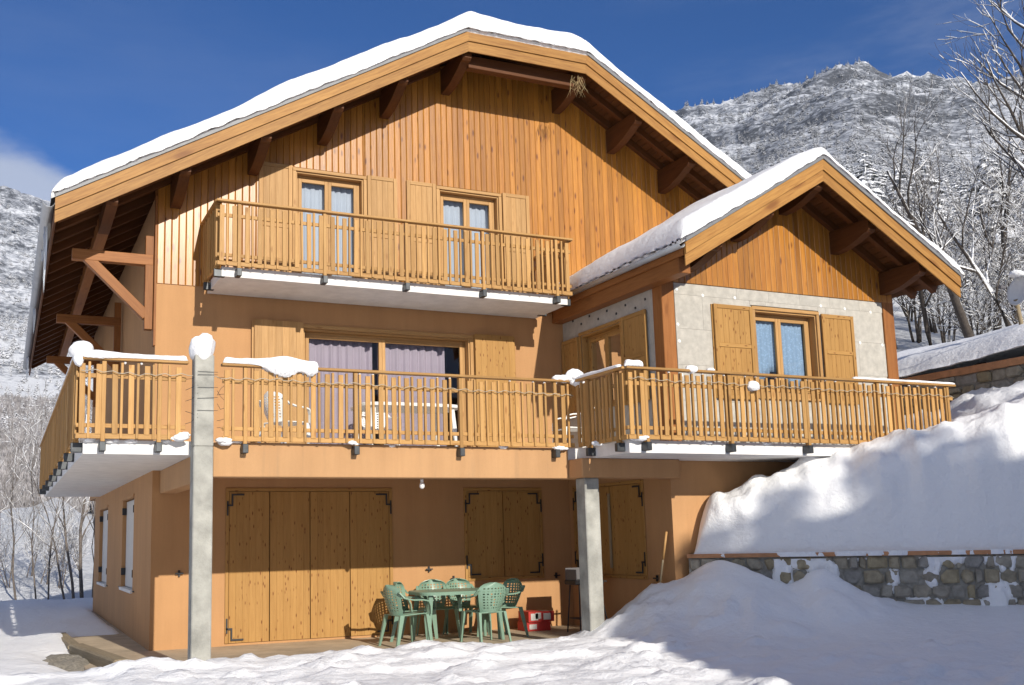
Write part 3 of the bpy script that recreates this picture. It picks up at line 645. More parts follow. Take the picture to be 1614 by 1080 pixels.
# --- windows and shutters
class Plane:
    def __init__(s, ax, c): s.ax = ax; s.c = c
    def box(s, name, u0, u1, n0, n1, z0, z1, mat, parent, bev=.003, ax=None):
        """n counts outward from the wall face"""
        if s.ax == 'y': return bx(name, u0, u1, s.c-n1, s.c-n0, z0, z1, mat, parent, bev, ax)
        return bx(name, s.c-n1, s.c-n0, u0, u1, z0, z1, mat, parent, bev, None if ax is None else {'x': 'y', 'z': 'z'}[ax])
    def pt(s, u, n, z): return (u, s.c-n, z) if s.ax == 'y' else (s.c-n, u, z)
def window(pl, u0, u1, z0, z1, leaves, depth, cas, mat='pine', proud=.03, label=None, sill=True):
    """casing round the opening, lining of the reveal, leaves with panes"""
    win = pl.box('window', u0-cas, u1+cas, .001, proud, z1+.002, z1+cas, mat, chalet, .004)      # head of the casing carries the window
    if label: win['label'] = label
    pl.box('frame', u0-cas, u0, .001, proud-.002, z0, z1, mat, win, .004); pl.box('frame', u1, u1+cas, .001, proud-.002, z0, z1, mat, win, .004)
    pl.box('lining', u0+.001, u0+.022, -depth-.05, 0, z0, z1-.001, mat, win, .002); pl.box('lining', u1-.022, u1-.001, -depth-.05, 0, z0, z1-.001, mat, win, .002)
    pl.box('lining', u0+.023, u1-.023, -depth-.05, 0, z1-.024, z1-.002, mat, win, .002); pl.box('sill', u0+.023, u1-.023, -depth-.05, .03 if sill else 0, z0, z0+.03, mat, win, .003)
    a0, a1, b0, b1 = u0+.024, u1-.024, z0+.032, z1-.026
    f = .045
    pl.box('frame', a0, a0+f, -depth-.04, -depth+.01, b0, b1, mat, win); pl.box('frame', a1-f, a1, -depth-.04, -depth+.01, b0, b1, mat, win)
    pl.box('frame', a0+f+.001, a1-f-.001, -depth-.04, -depth+.01, b1-f, b1, mat, win)
    n = len(leaves); L = a1-a0-2*f; p = a0+f
    for wv in leaves:
        q = p+L*wv; st = .055
        s_ = pl.box('sash', p+.001, p+st, -depth-.03, -depth+.018, b0, b1-f-.001, mat, win)
        pl.box('sash', q-st, q-.001, -depth-.03, -depth+.018, b0, b1-f-.001, mat, win)
        pl.box('sash', p+st+.001, q-st-.001, -depth-.03, -depth+.018, b1-f-st, b1-f-.001, mat, win); pl.box('sash', p+st+.001, q-st-.001, -depth-.03, -depth+.018, b0, b0+st+.04, mat, win)
        pa, pb, za, zb = p+st-.004, q-st+.004, b0+st+.03, b1-f-st+.004
        mesh_obj('pane', [pl.pt(pa, -depth-.009, za), pl.pt(pb, -depth-.009, za), pl.pt(pb, -depth-.009, zb), pl.pt(pa, -depth-.009, zb)], [(0, 1, 2, 3)], 'glass', win)
        p = q
    return win
def curtain(pl, u0, u1, z0, z1, n, mat, label, wav=.018, per=.11, pointed=False, group=None, seed=0):
    """gathered cloth hanging behind the pane"""
    rr = random.Random(seed); nu = int((u1-u0)/.012); v = []; f = []; nz_ = 6; ph = rr.random()*6
    for i in range(nu+1):
        u = u0+(u1-u0)*i/nu
        d = wav*math.sin(ph+u*6.2832/per+.8*math.sin(u*9))+.3*wav*math.sin(u*6.2832/per*2.3)
        zl = z0
        if pointed: zl = z0+(z1-z0)*.26*(1-max(0, 1-abs((u-u0)/(u1-u0)-pointed)*1.7))+.008*math.sin(u*150)
        for k in range(nz_): v.append(pl.pt(u, n+d*(.6+.4*(1-k/(nz_-1))), zl+(z1-zl)*k/(nz_-1)))
    for i in range(nu):
        for k in range(nz_-1): a = i*nz_+k; f.append((a, a+nz_, a+nz_+1, a+1))
    o = mesh_obj('curtain', v, f, mat, None, None, True); tag(o, label, 'curtain', group)
    m = o.modifiers.new('s', 'SOLIDIFY'); m.thickness = .003
    return o
def shutter(pl, u0, u1, z0, z1, n0, style, mat, hinge=None, midrail=None, label=None, nb=None, th=.035):
    """leaf lying against the wall (n0 = back face distance)"""
    sh = pl.box('shutter', u0, u1, n0, n0+th*.45, z0, z1, mat, chalet, .002, 'z')
    if label: sh['label'] = label
    if style == 'boards':
        nb = nb or max(3, round((u1-u0)/.105)); st = (u1-u0)/nb
        for i in range(nb): pl.box('plank', u0+i*st+.0005, u0+(i+1)*st-.0005, n0+th*.46, n0+th, z0+.002, z1-.002, mat, sh, .0014, 'z')
    else:
        b = .062
        pl.box('stile', u0, u0+b, n0+th*.46, n0+th, z0, z1, mat, sh, .004); pl.box('stile', u1-b, u1, n0+th*.46, n0+th, z0, z1, mat, sh, .004)
        zs = [z0, *(midrail or []), z1-b]
        for z in zs: pl.box('rail', u0+b+.001, u1-b-.001, n0+th*.46, n0+th-.002, z, z+b, mat, sh, .004)
        iu0, iu1 = u0+b+.004, u1-b-.004; nb = max(3, round((iu1-iu0)/.095)); st = (iu1-iu0)/nb
        for za, zb in zip(zs[:-1], zs[1:]):
            for i in range(nb): pl.box('plank', iu0+i*st+.001, iu0+(i+1)*st-.001, n0+th*.46, n0+th*.66, za+b+.002, zb-.002, mat, sh, .002, 'z')
    return sh
def zhinge(pl, u, z, du, dz, n, parent):
    """black cranked strap: bar on the frame, step, bar on the leaf"""
    mb = MB()
    def b(a0, a1, c0, c1):
        p, q = pl.pt(a0, n, c0), pl.pt(a1, n+.009, c1); mb.box(p[0], q[0], p[1], q[1], min(c0, c1), max(c0, c1))
    w_ = .024
    b(u-du*.0, u-du*w_, z-dz*.19, z+dz*.02); b(u-du*w_, u+du*.045, z-dz*.03, z-dz*.055); b(u+du*.045, u+du*(.045+w_), z-dz*.055, z+dz*.10); b(u+du*.045, u+du*.23, z+dz*.10, z+dz*(.10+w_))
    return mb.build('hinge', 'black_metal', parent)
FP = Plane('y', 0.0); CPl = Plane('y', -.014)
window(CPl, *W1, (.5, .5), .12, .055, label='upper balcony window beside the gable corner', sill=False); window(CPl, *W2, (.5, .5), .12, .055, label='upper balcony window under the roof peak', sill=False)
curtain(FP, W1[0]+.07, W1[1]-.05, 5.36, 7.13, -.21, 'voile', 'white voile curtain behind the upper balcony window nearer the gable corner', seed=1)
curtain(FP, W2[0]+.07, W2[1]-.05, 5.36, 7.13, -.21, 'voile', 'white voile curtain behind the upper balcony window under the roof peak', seed=2)
for u0, u1 in ((1.50, 2.025), (3.262, 3.775), (3.94, 4.462), (5.70, 6.21)): shutter(FP, u0, u1, 5.36, 7.275, .022, 'panel', 'pine', midrail=[6.25])
window(FP, *WF, (.47, .53), .14, .06, mat='pine', label='wide sliding glass door onto the lower balcony', sill=False)
curtain(FP, WF[0]+.08, 3.42, 2.70, 4.62, -.26, 'mauve_voile', 'mauve voile curtain behind the narrower pane of the glass door', .03, .16, seed=3)
curtain(FP, 3.50, WF[1]-.35, 2.70, 4.62, -.26, 'mauve_voile', 'mauve voile curtain behind the wider pane of the glass door', .03, .16, seed=4)
for k in range(2): shutter(FP, 1.40+k*.03, 2.185, 2.68, 4.775-.012*(1-k), .02+k*.042, 'boards', 'pine')
for k in range(2): shutter(FP, 5.09, 5.845-k*.03, 2.68, 4.775-.012*(1-k), .02+k*.042, 'boards', 'knotty')
AP = Plane('y', AY-.02)
window(AP, *AWW, (.46, .54), .14, .055, label='annex window with blue lace curtains')
curtain(AP, AWW[0]+.05, AWW[0]+.56, 3.62, 4.74, -.2, 'lace', 'blue lace curtain in the leaf with the shorter edge of the annex window', .012, .09, .15, seed=5)
curtain(AP, AWW[0]+.62, AWW[1]-.06, 3.62, 4.74, -.2, 'lace', 'blue lace curtain with its point in mid pane of the annex window', .012, .09, .5, seed=6)
shutter(AP, 7.70, 8.43, 3.42, 4.85, .022, 'panel', 'knotty', midrail=[4.20]); shutter(AP, 7.68, 8.40, 3.43, 4.85, .0, 'panel', 'knotty', th=.018)
shutter(AP, 9.80, 10.46, 3.42, 4.84, .022, 'panel', 'knotty', midrail=[4.20])
SP = Plane('x', AW0)
window(SP, *ASW, (.5, .5), .12, .055, mat='knotty', label='side window of the annex facing the main balcony')
shutter(SP, -2.47, -1.83, 3.42, 4.79, .022, 'panel', 'knotty', midrail=[4.1]); shutter(SP, -.545, -.03, 3.42, 4.74, .022, 'panel', 'knotty')
# ground floor: garage leaves, pair of shutters, side pair
def closed(pl, u0, u1, z0, z1, splits, mat, label, hw):
    fr = pl.box('shutter_frame', u0-.05, u1+.05, .001, .024, z1, z1+.05, mat, chalet, .004); fr['label'] = label
    pl.box('jamb', u0-.05, u0, .001, .022, z0-(.05 if z0 > .3 else 0), z1-.001, mat, fr, .004); pl.box('jamb', u1, u1+.05, .001, .022, z0-(.05 if z0 > .3 else 0), z1-.001, mat, fr, .004)
    if z0 > .3: pl.box('jamb', u0+.001, u1-.001, .001, .022, z0-.05, z0-.002, mat, fr, .004)
    us = [u0, *splits, u1]; leaves = [shutter(pl, a+.006, b-.006, z0, z1-.004, -.028, 'boards', mat, nb=max(4, round((b-a)/.105)), th=.04) for a, b in zip(us[:-1], us[1:])]
    zhinge(pl, u0-.012, z1-.16, 1, 1, .0235, leaves[0]); zhinge(pl, u0-.012, z0+.16, 1, -1, .0235, leaves[0])
    zhinge(pl, u1+.012, z1-.16, -1, 1, .0235, leaves[-1]); zhinge(pl, u1+.012, z0+.16, -1, -1, .0235, leaves[-1])
closed(FP, 1.09, 3.57, .035, 2.20, (1.69, 2.305, 2.93), 'knotty', 'four leaf folding door of knotty pine boards', 1)
closed(FP, 4.90, 6.225, .83, 2.205, (5.55,), 'knotty', 'closed pair of knotty pine shutters behind the green table', 1)
closed(SP, -2.11, -.2, .85, 2.22, (-1.24,), 'knotty', 'closed pair of knotty pine shutters on the annex side wall', 1)
SP.box('threshold_strip', -1.27, -1.21, .02, .034, .95, 2.1, 'weathered', chalet, .003)
LP = Plane('x', 0.0)
for u0, u1, z0, z1 in (SW1, SW2):
    fr = LP.box('window', u0-.03, u1+.03, .001, .02, z1, z1+.05, 'stucco', chalet, .003); fr['label'] = 'narrow pale shuttered window in the shaded side wall'
    m_ = (u0+u1)/2
    for a, b in ((u0+.012, m_-.006), (m_+.006, u1-.012)):
        nb = 6; st = (b-a)/nb; sh = LP.box('shutter', a, b, -.10, -.085, z0+.03, z1-.02, 'shutter_white', chalet, .002)
        for i in range(nb): LP.box('plank', a+i*st+.002, a+(i+1)*st-.002, -.084, -.066, z0+.03, z1-.022, 'shutter_white', sh, .003)
        for zz in (z0+.22, z1-.25): LP.box('hinge', a+.01 if a < m_-.3 else b-.04, a+.04 if a < m_-.3 else b-.01, -.064, .01, zz, zz+.12, 'black_metal', sh, .002)
    LP.box('sill', u0+.002, u1-.002, -.2, .035, z0-.03, z0+.02, 'white_paint', fr, .004)
    LP.box('shutter_catch', u0-.28, u0-.12, .002, .02, z0+.0, z0+.02, 'black_metal', fr, .002); LP.box('shutter_catch', u1+.12, u1+.28, .002, .02, z0, z0+.02, 'black_metal', fr, .002)
for u, z in ((4.22, .98), (4.64, .82), (6.50, .81), (.39, 1.04)):
    mb = MB(); mb.box(u-.055, u+.055, -.05, -.03, z-.004, z+.016); mb.box(u-.012, u+.012, -.032, .0, z-.04, z+.05); mb.build('shutter_catch', 'black_metal', chalet)
mb = MB(); mb.box(AW0-.05, AW0-.03, -2.46, -2.34, .815, .835); mb.box(AW0-.032, AW0, -2.41, -2.39, .78, .87); mb.build('shutter_catch', 'black_metal', chalet)

# --- balconies
def lslab(name, rects, z0, z1, mat, parent):
    """slab built from a plan made of rectangles (grid union)"""
    xs = sorted({q for r in rects for q in r[:2]}); ys = sorted({q for r in rects for q in r[2:]}); bm = bmesh.new(); vd = {}
    def vv(x, y):
        if (x, y) not in vd: vd[(x, y)] = bm.verts.new((x, y, z0))
        return vd[(x, y)]
    for a, b in zip(xs[:-1], xs[1:]):
        for c, d in zip(ys[:-1], ys[1:]):
            if any(r[0] <= (a+b)/2 <= r[1] and r[2] <= (c+d)/2 <= r[3] for r in rects): bm.faces.new((vv(a, c), vv(a, d), vv(b, d), vv(b, c)))
    r = bmesh.ops.extrude_face_region(bm, geom=bm.faces[:]); bmesh.ops.translate(bm, vec=(0, 0, z1-z0), verts=[q for q in r['geom'] if isinstance(q, bmesh.types.BMVert)])
    bmesh.ops.recalc_face_normals(bm, faces=bm.faces); me = bpy.data.meshes.new(name); bm.to_mesh(me); bm.free(); setmat(me, mat)
    return link(bpy.data.objects.new(name, me), parent)
PAIR = .178
def railing(bal, p0, p1, H, out, posts, start=.0, D=.93):
    """run of balusters from p0 to p1 (xy); out = outward unit vector (xy); posts = distances of bracket posts"""
    p0 = Vector((*p0, 0)); p1 = Vector((*p1, 0)); d = p1-p0; L = d.length; d.normalize(); o = Vector((*out, 0)); alongx = abs(d.x) > .5
    def rb(name, a, b, n0, n1, z0, z1, mat='rail', bev=.003, ax=None):
        q0 = p0+d*a+o*n0; q1 = p0+d*b+o*n1
        return bx(name, q0.x, q1.x, q0.y, q1.y, z0, z1, mat, bal, bev, ax)
    rb('handrail', -.02, L+.02, -.055, .045, H-.033, H, bev=.006)
    rb('cross_rail', .0, L, -.045, -.016, H-.235, H-.185); rb('cross_rail', 0, L, -.045, -.016, H-D+.125, H-D+.172)
    rb('bottom_plank', .0, L, -.03, .0, H-D-.002, H-D+.058)
    n = int((L-start)/PAIR)
    pp = [q for q in posts]
    for i in range(n+1):
        a = start+i*PAIR; jit = rnd.uniform(-.004, .004)
        if a+.058 < L and not any(abs(a+.03-q) < .05 for q in pp):
            b_ = rb('baluster', a-.003, a+.060, -.014, .008, H-D+.05, H-.075, ax='z')
            b_.location.z += jit; b_.matrix_basis = b_.matrix_basis @ Matrix.Rotation(rnd.gauss(0, .006), 4, 'Y' if alongx else 'X')
        t_ = a+.089
        if t_+.03 < L and not any(abs(t_+.013-q) < .045 for q in pp):
            b_ = rb('baluster', t_-.003, t_+.026, -.014, .022, H-D, H-.055, ax='z'); b_.location.z += jit; b_.matrix_basis = b_.matrix_basis @ Matrix.Rotation(rnd.gauss(0, .004), 4, 'Y' if alongx else 'X')
    for q in pp:
        rb('post', q-.024, q+.024, -.05, .015, H-D-.07, H-.034, bev=.004, ax='z')
        b_ = rb('bracket', q-.035, q+.035, -.12, .035, H-D-.145, H-D-.035, 'bracket_metal', .006)
HL = 3.594
lb = lslab('balcony', [(-1.125, 0, -2.68, 8.3), (0, 5.38, -2.68, 0), (5.38, AW0, -3.93, 0), (AW0, 11.15, -3.93, AY)], 2.497, 2.658, 'white_paint', chalet)
tag(lb, 'lower wraparound balcony with pine railing and white slab')
railing(lb, (-1.215, -2.79), (-.0, -2.79), HL, (0, -1), (.29, .91), start=.03)
railing(lb, (.43, -2.79), (5.27, -2.79), HL, (0, -1), (.27, 1.67, 3.12, 4.55), start=.02)
railing(lb, (-1.215, -2.76), (-1.215, 8.3), HL, (-1, 0), (.2, 1.6, 3.0, 4.4, 5.9, 7.4, 8.9, 10.4), start=.05)
railing(lb, (5.30, -4.0), (5.30, -2.83), HL, (-1, 0), (.2, .9), start=.04)
railing(lb, (5.32, -4.03), (11.15, -4.03), HL, (0, -1), (.28, 1.62, 2.95, 4.3, 5.7), start=.02)
ub = lslab('balcony', [(.735, 6.27, -1.09, -.03)], 5.124, 5.262, 'white_paint', chalet)
tag(ub, 'upper balcony with pine railing and white slab under the gable')
HU = 6.191
railing(ub, (.655, -1.19), (6.31, -1.19), HU, (0, -1), (.30, 1.54, 2.81, 4.08, 5.38), start=.03)
railing(ub, (.665, -1.17), (.665, -.06), HU, (-1, 0), (.12, .9), start=.04); railing(ub, (6.30, -1.17), (6.30, -.06), HU, (1, 0), (.12, .9), start=.04)
# beams and concrete columns
bx('front_beam', .34, 5.205, -2.705, -2.45, 2.24, 2.655, 'stucco_beam', chalet, .008)
bx('side_beam', .105, .338, -2.60, -.003, 2.17, 2.496, 'stucco_beam', chalet, .008)
bx('corner_beam', 5.207, AW0-.002, -3.06, -2.72, 2.235, 2.496, 'stucco', chalet, .012); bx('corner_beam', 5.208, 5.5, -2.719, -2.451, 2.238, 2.4965, 'stucco', chalet, .01)
bx('ceiling', .34, 5.2, -2.449, -.002, 2.45, 2.4962, 'stucco', chalet, 0)
co = bx('column', .07, .298, -2.93, -2.707, -.3, 2.58, 'concrete', chalet, .012); co['label'] = 'tall grey concrete column rising through the balcony rail'
bx('column', .074, .30, -2.925, -2.712, 2.5805, 3.665, 'concrete', chalet, .012)
co = bx('column', 5.272, 5.497, -3.0, -2.76, -.3, 2.234, 'concrete', chalet, .012); co['label'] = 'short grey concrete column under the balcony corner'
mb = MB(); mb.tube([(3.1, -2.5, 2.24), (3.1, -2.5, 2.2)], .022, 8); mb.tube([(3.1, -2.5, 2.2), (3.1, -2.5, 2.17), (3.1, -2.5, 2.13), (3.1, -2.5, 2.11)], [.018, .034, .034, .014], 10)
mb.build('light_bulb', 'ceramic', chalet, True)

# ================================================================== SNOW ON THE HOUSE
def arc_axis(a, b, r, mids, both):
    """axis with quarter-round ends so the snow edge is a smooth roll"""
    th = np.linspace(0, math.pi/2, 8); lo = a+r*(1-np.cos(th)); hi = b-r*(1-np.cos(th))[::-1]
    m = mids[(mids > a+r+.01) & (mids < b-(r+.01 if both else .01))]
    return np.concatenate([lo, m, hi if both else [b]])
def roof_snow(name, xr, yr, xm, ym, zfun, tfun, label):
    r = .2; xs = arc_axis(*xr, r, xm, True); ys = arc_axis(*yr, r, ym, False)
    X, Y = np.meshgrid(xs, ys, indexing='ij')
    def rise(d): return np.sqrt(np.clip(1-(1-np.clip(d/r, 0, 1))**2, 0, 1))
    f = rise(Y-ys[0])*rise(np.minimum(X-xs[0], xs[-1]-X))
    rag = .034*fbm(X, Y, 8.5, 4, 77, .65)+.02*fbm(X, Y, 1.6, 2, 70)
    base = zfun(X, np.maximum(Y, yr[0]+.06))+.062+rag*(1-f)
    Z = base+np.maximum(tfun(X, Y)-.07, .02)*f
    Yj = Y-(.035+.025*fbm(X, X*0, 2.2, 3, 99))*np.sin(np.clip(rise(Y-ys[0]), 0, 1)*2.4)*(Y < ys[0]+r)
    V = np.stack([X, Yj, Z], -1).reshape(-1, 3); nu, nv = X.shape; F = grid_faces(nu, nv)
    V2 = np.stack([X, np.maximum(Y, ys[0]+.0)+.05*(Y <= ys[0]), zfun(X, Y)+.014], -1).reshape(-1, 3)
    n = len(V); ring = [i*nv for i in range(nu)]+[(nu-1)*nv+j for j in range(1, nv)]+[i*nv+nv-1 for i in range(nu-2, -1, -1)]+[j for j in range(nv-2, 0, -1)]
    sk = [(a, b, b+n, a+n) for a, b in zip(ring, ring[1:]+ring[:1])]
    o = np_obj(name, np.concatenate([V, V2]), np.concatenate([F, np.array(sk)]), 'snow')
    tag(o, label, 'snow', None, 'stuff'); return o
def zmain(X, Y): return np.minimum.reduce([6.011+.5743*(X+1.448), 6.011+.5743*(12.958-X), 9.518+.55*(Y+1.0), np.full_like(X, 10.148)])
def tmain(X, Y):
    t = np.interp(X, [-1.45, -.9, 1.0, 1.35, 1.75, 4.2, 4.6, 5.2, 6.6, 7.3, 9, 13], [.25, .29, .30, .36, .42, .33, .36, .37, .36, .30, .31, .31])
    return t+.05*fbm(X, Y, .9, 4, 3)+.02*fbm(X, Y, 3.5, 3, 33)+.04*np.exp(-(Y+1)/.8)*0
roof_snow('roof_snow', (-1.50, 13.0), (-1.085, 12.45), axis((-1.3, 12.9, .06)), axis((-.86, 1, .12), (1, 12.3, .7)), zmain, tmain, 'thick smooth snow layer lying on the main roof')
def zann(X, Y): return 6.985-.59*np.abs(X-AC)
def tann(X, Y):
    t = np.interp(X, [6.5, 6.9, 8.8, 9.19, 9.6, 12], [.33, .33, .29, .25, .20, .19])
    return t+.05*fbm(X, Y, 1.3, 4, 13)+.05*fbm(X, Y, .5, 2, 14)-.06*np.clip((Y+1.5)/1.5, 0, 1)
roof_snow('roof_snow', (6.48, 11.93), (-3.805, -.04), axis((6.6, 11.8, .05)), axis((-3.55, -.1, .1)), zann, tann, 'thick smooth snow layer lying on the annex roof')
def snow_strip(p0, p1, hw, h, label, seed=0, lumps=(), group=None):
    """long cap of snow on a rail"""
    rr = random.Random(seed); p0, p1 = Vector(p0), Vector(p1); d = p1-p0; L = d.length; d.normalize(); s = Vector((0, 0, 1)).cross(d)
    n = max(6, int(L/.03)); prof = 10; v = []; f = []
    for i in range(n+1):
        a = L*i/n; e = min(1, math.sqrt(max(0, 1-(1-min(a, L-a, .06)/.06)**2))+.02)
        hh = h*(1+.22*float(fbm(np.array(a*1.), np.array(seed*3.1), 5, 3, seed))); ww = hw*(1+.16*float(fbm(np.array(a*1.), np.array(9.+seed), 6, 3, seed)))
        dr = 0
        for (c, wdt, dh, drop) in lumps:
            g_ = math.exp(-((a-c)/wdt)**2); hh += dh*g_; ww += .5*dh*g_; dr += drop*g_
        for k in range(prof+1):
            t = math.pi*k/prof; x_ = math.cos(t); z_ = math.sin(t)
            q = p0+d*a+s*(ww*e*x_)+Vector((0, 0, hh*e*(z_**.8)))
            if k in (0, prof): q.z -= dr*e*(.8+.4*rr.random())
            v.append(q)
        m = prof+1
        if i:
            for k in range(prof): f.append(((i-1)*m+k, (i-1)*m+k+1, i*m+k+1, i*m+k))
            f.append(((i-1)*m+prof, (i-1)*m, i*m, i*m+prof))
    m = prof+1; f += [tuple(range(prof, -1, -1)), tuple(n*m+k for k in range(prof+1))]
    o = mesh_obj('snow_clump', v, f, 'snow', None, None, True); return tag(o, label, 'snow', group)
def blob(mb, c, r, sq=(1, 1, 1), seed=0, sub=3):
    bm = bmesh.new(); bmesh.ops.create_icosphere(bm, subdivisions=sub, radius=1)
    vs_ = []
    for q in bm.verts:
        k = 1+.38*float(fbm(np.array(q.co.x*1.3+seed), np.array(q.co.y*1.3+q.co.z*.9), 1.2, 3, seed))
        vs_.append((c[0]+q.co.x*r*sq[0]*k, c[1]+q.co.y*r*sq[1]*k, c[2]+q.co.z*r*sq[2]*k))
    mb.add(vs_, [tuple(l.index for l in fc.verts) for fc in bm.faces]); bm.free()
snow_strip((-1.20, -2.79, HL), (.02, -2.79, HL), .055, .06, 'long rounded snow cap on the short stretch of rail before the tall column', 1, [(.2, .2, .03, .02)])
mb = MB(); blob(mb, (-1.17, -2.78, HL+.07), .105, (1.2, 1.1, .95), 21); blob(mb, (-1.20, -2.80, HL-.03), .07, (.8, .8, 1.3), 22); tag(mb.build('snow_clump', 'snow', None, True), 'big snow ball on the balcony corner post', 'snow')
snow_strip((.42, -2.79, HL), (1.62, -2.79, HL), .058, .075, 'thick snow cap drooping over the balcony rail beside the tall column', 2, [(.75, .22, .05, .13), (1.1, .10, .0, .1)])
snow_strip((-1.215, -2.6, HL), (-1.215, 8.2, HL), .05, .05, 'long snow cap on the rail along the shaded side wall', 3)
mb = MB()
for q in ((5.03, 0, .015, .06), (5.12, 0, .02, .065), (5.21, -.01, .03, .075), (5.29, -.03, .07, .10), (5.33, -.05, -.03, .085)): blob(mb, (q[0], -2.79+q[1], HL+q[2]), q[3], (1.25, 1, .85), int(q[0]*100))
tag(mb.build('snow_clump', 'snow', None, True), 'snow clump drooping over the rail at the inner balcony corner', 'snow')
snow_strip((5.30, -2.86, HL), (5.30, -3.95, HL), .05, .05, 'thin snow cap on the short railing at the balcony step', 5)
snow_strip((5.29, -4.03, HL), (5.58, -4.03, HL), .058, .085, 'snow knob on the outer corner of the annex balcony rail', 6)
snow_strip((6.24, -4.03, HL), (6.44, -4.03, HL), .05, .06, 'short snow lump on the annex rail left of its window', 7, [(.1, .06, .0, .05)])
snow_strip((6.58, -4.03, HL), (6.72, -4.03, HL), .045, .04, 'tiny snow lump on the annex rail under the open shutter', 8)
snow_strip((9.15, -4.03, HL), (11.18, -4.03, HL), .05, .035, 'thin even snow cap on the far end of the annex rail', 9)
snow_strip((7.22, -4.07, HL-.2), (7.42, -4.07, HL-.2), .04, .07, 'snow lump hanging on the annex balusters below the window', 10, [(.1, .08, .02, .05)])
mb = MB(); blob(mb, (.187, -2.82, 3.745), .15, (1, 1, 1.15), 3); tag(mb.build('snow_clump', 'snow', None, True), 'round snow ball capping the tall concrete column', 'snow')
mb = MB(); rr = random.Random(4)
for (a, y, z, r) in [(-1.03, -2.70, 2.69, .05), (-.82, -2.70, 2.69, .06), (-.6, -2.69, 2.68, .045), (-.25, -2.70, 2.69, .05), (-.06, -2.80, 2.70, .07), (.0, -2.77, 2.76, .05), (.44, -2.79, 2.69, .07), (.66, -2.7, 2.69, .055), (2.08, -2.79, 2.69, .045), (2.6, -2.68, 2.68, .04), (4.2, -2.71, 2.69, .055), (5.08, -2.78, 2.68, .06), (5.3, -3.3, 2.70, .05), (5.45, -3.99, 2.70, .06), (5.58, -4.03, 2.71, .06), (6.6, -3.95, 2.68, .04), (7.6, -3.95, 2.68, .04)]:
    for k in range(3): blob(mb, (a+rr.uniform(-1., 1.)*r, y+rr.uniform(-.3, .3)*r, z-.03+rr.uniform(-.2, .3)*r), r*(.9 if k == 0 else rr.uniform(.4, .7)), (1.5, .9, .7), rr.randint(0, 99), 2)
tag(mb.build('loose_snow', 'snow', None, True), 'loose snow clumps caught at the foot of the lower balcony railing', 'snow', None, 'stuff')
mb = MB(); rr = random.Random(14)
for i in range(70):
    x0 = rr.uniform(-1.1, 10.9); yy = -2.79 if x0 < 5.25 else -4.03
    if -.03 < x0 < .45: continue
    i_ = round((x0-(.43+.02+.089 if x0 < 5.2 else 5.32+.02+.089))/PAIR); xx = (.43+.02+.102 if x0 < 5.2 else 5.32+.02+.102)+i_*PAIR
    if rr.random() < .6: blob(mb, (xx, yy+.005, HL-.05), .018, (1, 1, 1.1), rr.randint(0, 99), 1)
tag(mb.build('snow_beads', 'snow', None, True), 'small snow beads on top of the thin balusters of the lower railing', 'snow', None, 'stuff')
# snow on the sill stones is left out of the shaded side; icicles hang from the gutter
ic = []
for yy, L in ((-.1, .95), (.25, .3), (1.1, .2), (5.2, .5), (5.35, .3), (10.5, .6)):
    mb = MB(); mb.tube([(RL-.075, yy, Fm(RL)-.12), (RL-.07, yy, Fm(RL)-.12-L*.4), (RL-.078, yy+.01, Fm(RL)-.12-L*.8), (RL-.075, yy, Fm(RL)-.12-L)], [.028, .02, .012, .002], 7)
    o = mb.build('icicle', 'ice', None, True) if 'ice' in MATS else None
    if o is None:
        m, t, b = newmat('ice'); b.inputs['Base Color'].default_value = (.8, .85, .9, 1); b.inputs['Roughness'].default_value = .1; b.inputs['Transmission Weight'].default_value = .6; b.inputs['IOR'].default_value = 1.31
        o = mb.build('icicle', 'ice', None, True)
    tag(o, 'long icicle hanging from the zinc gutter at the near roof corner' if L > .9 else 'short icicle hanging from the zinc gutter of the main roof', 'icicle', None if L > .9 else 'short gutter icicles')

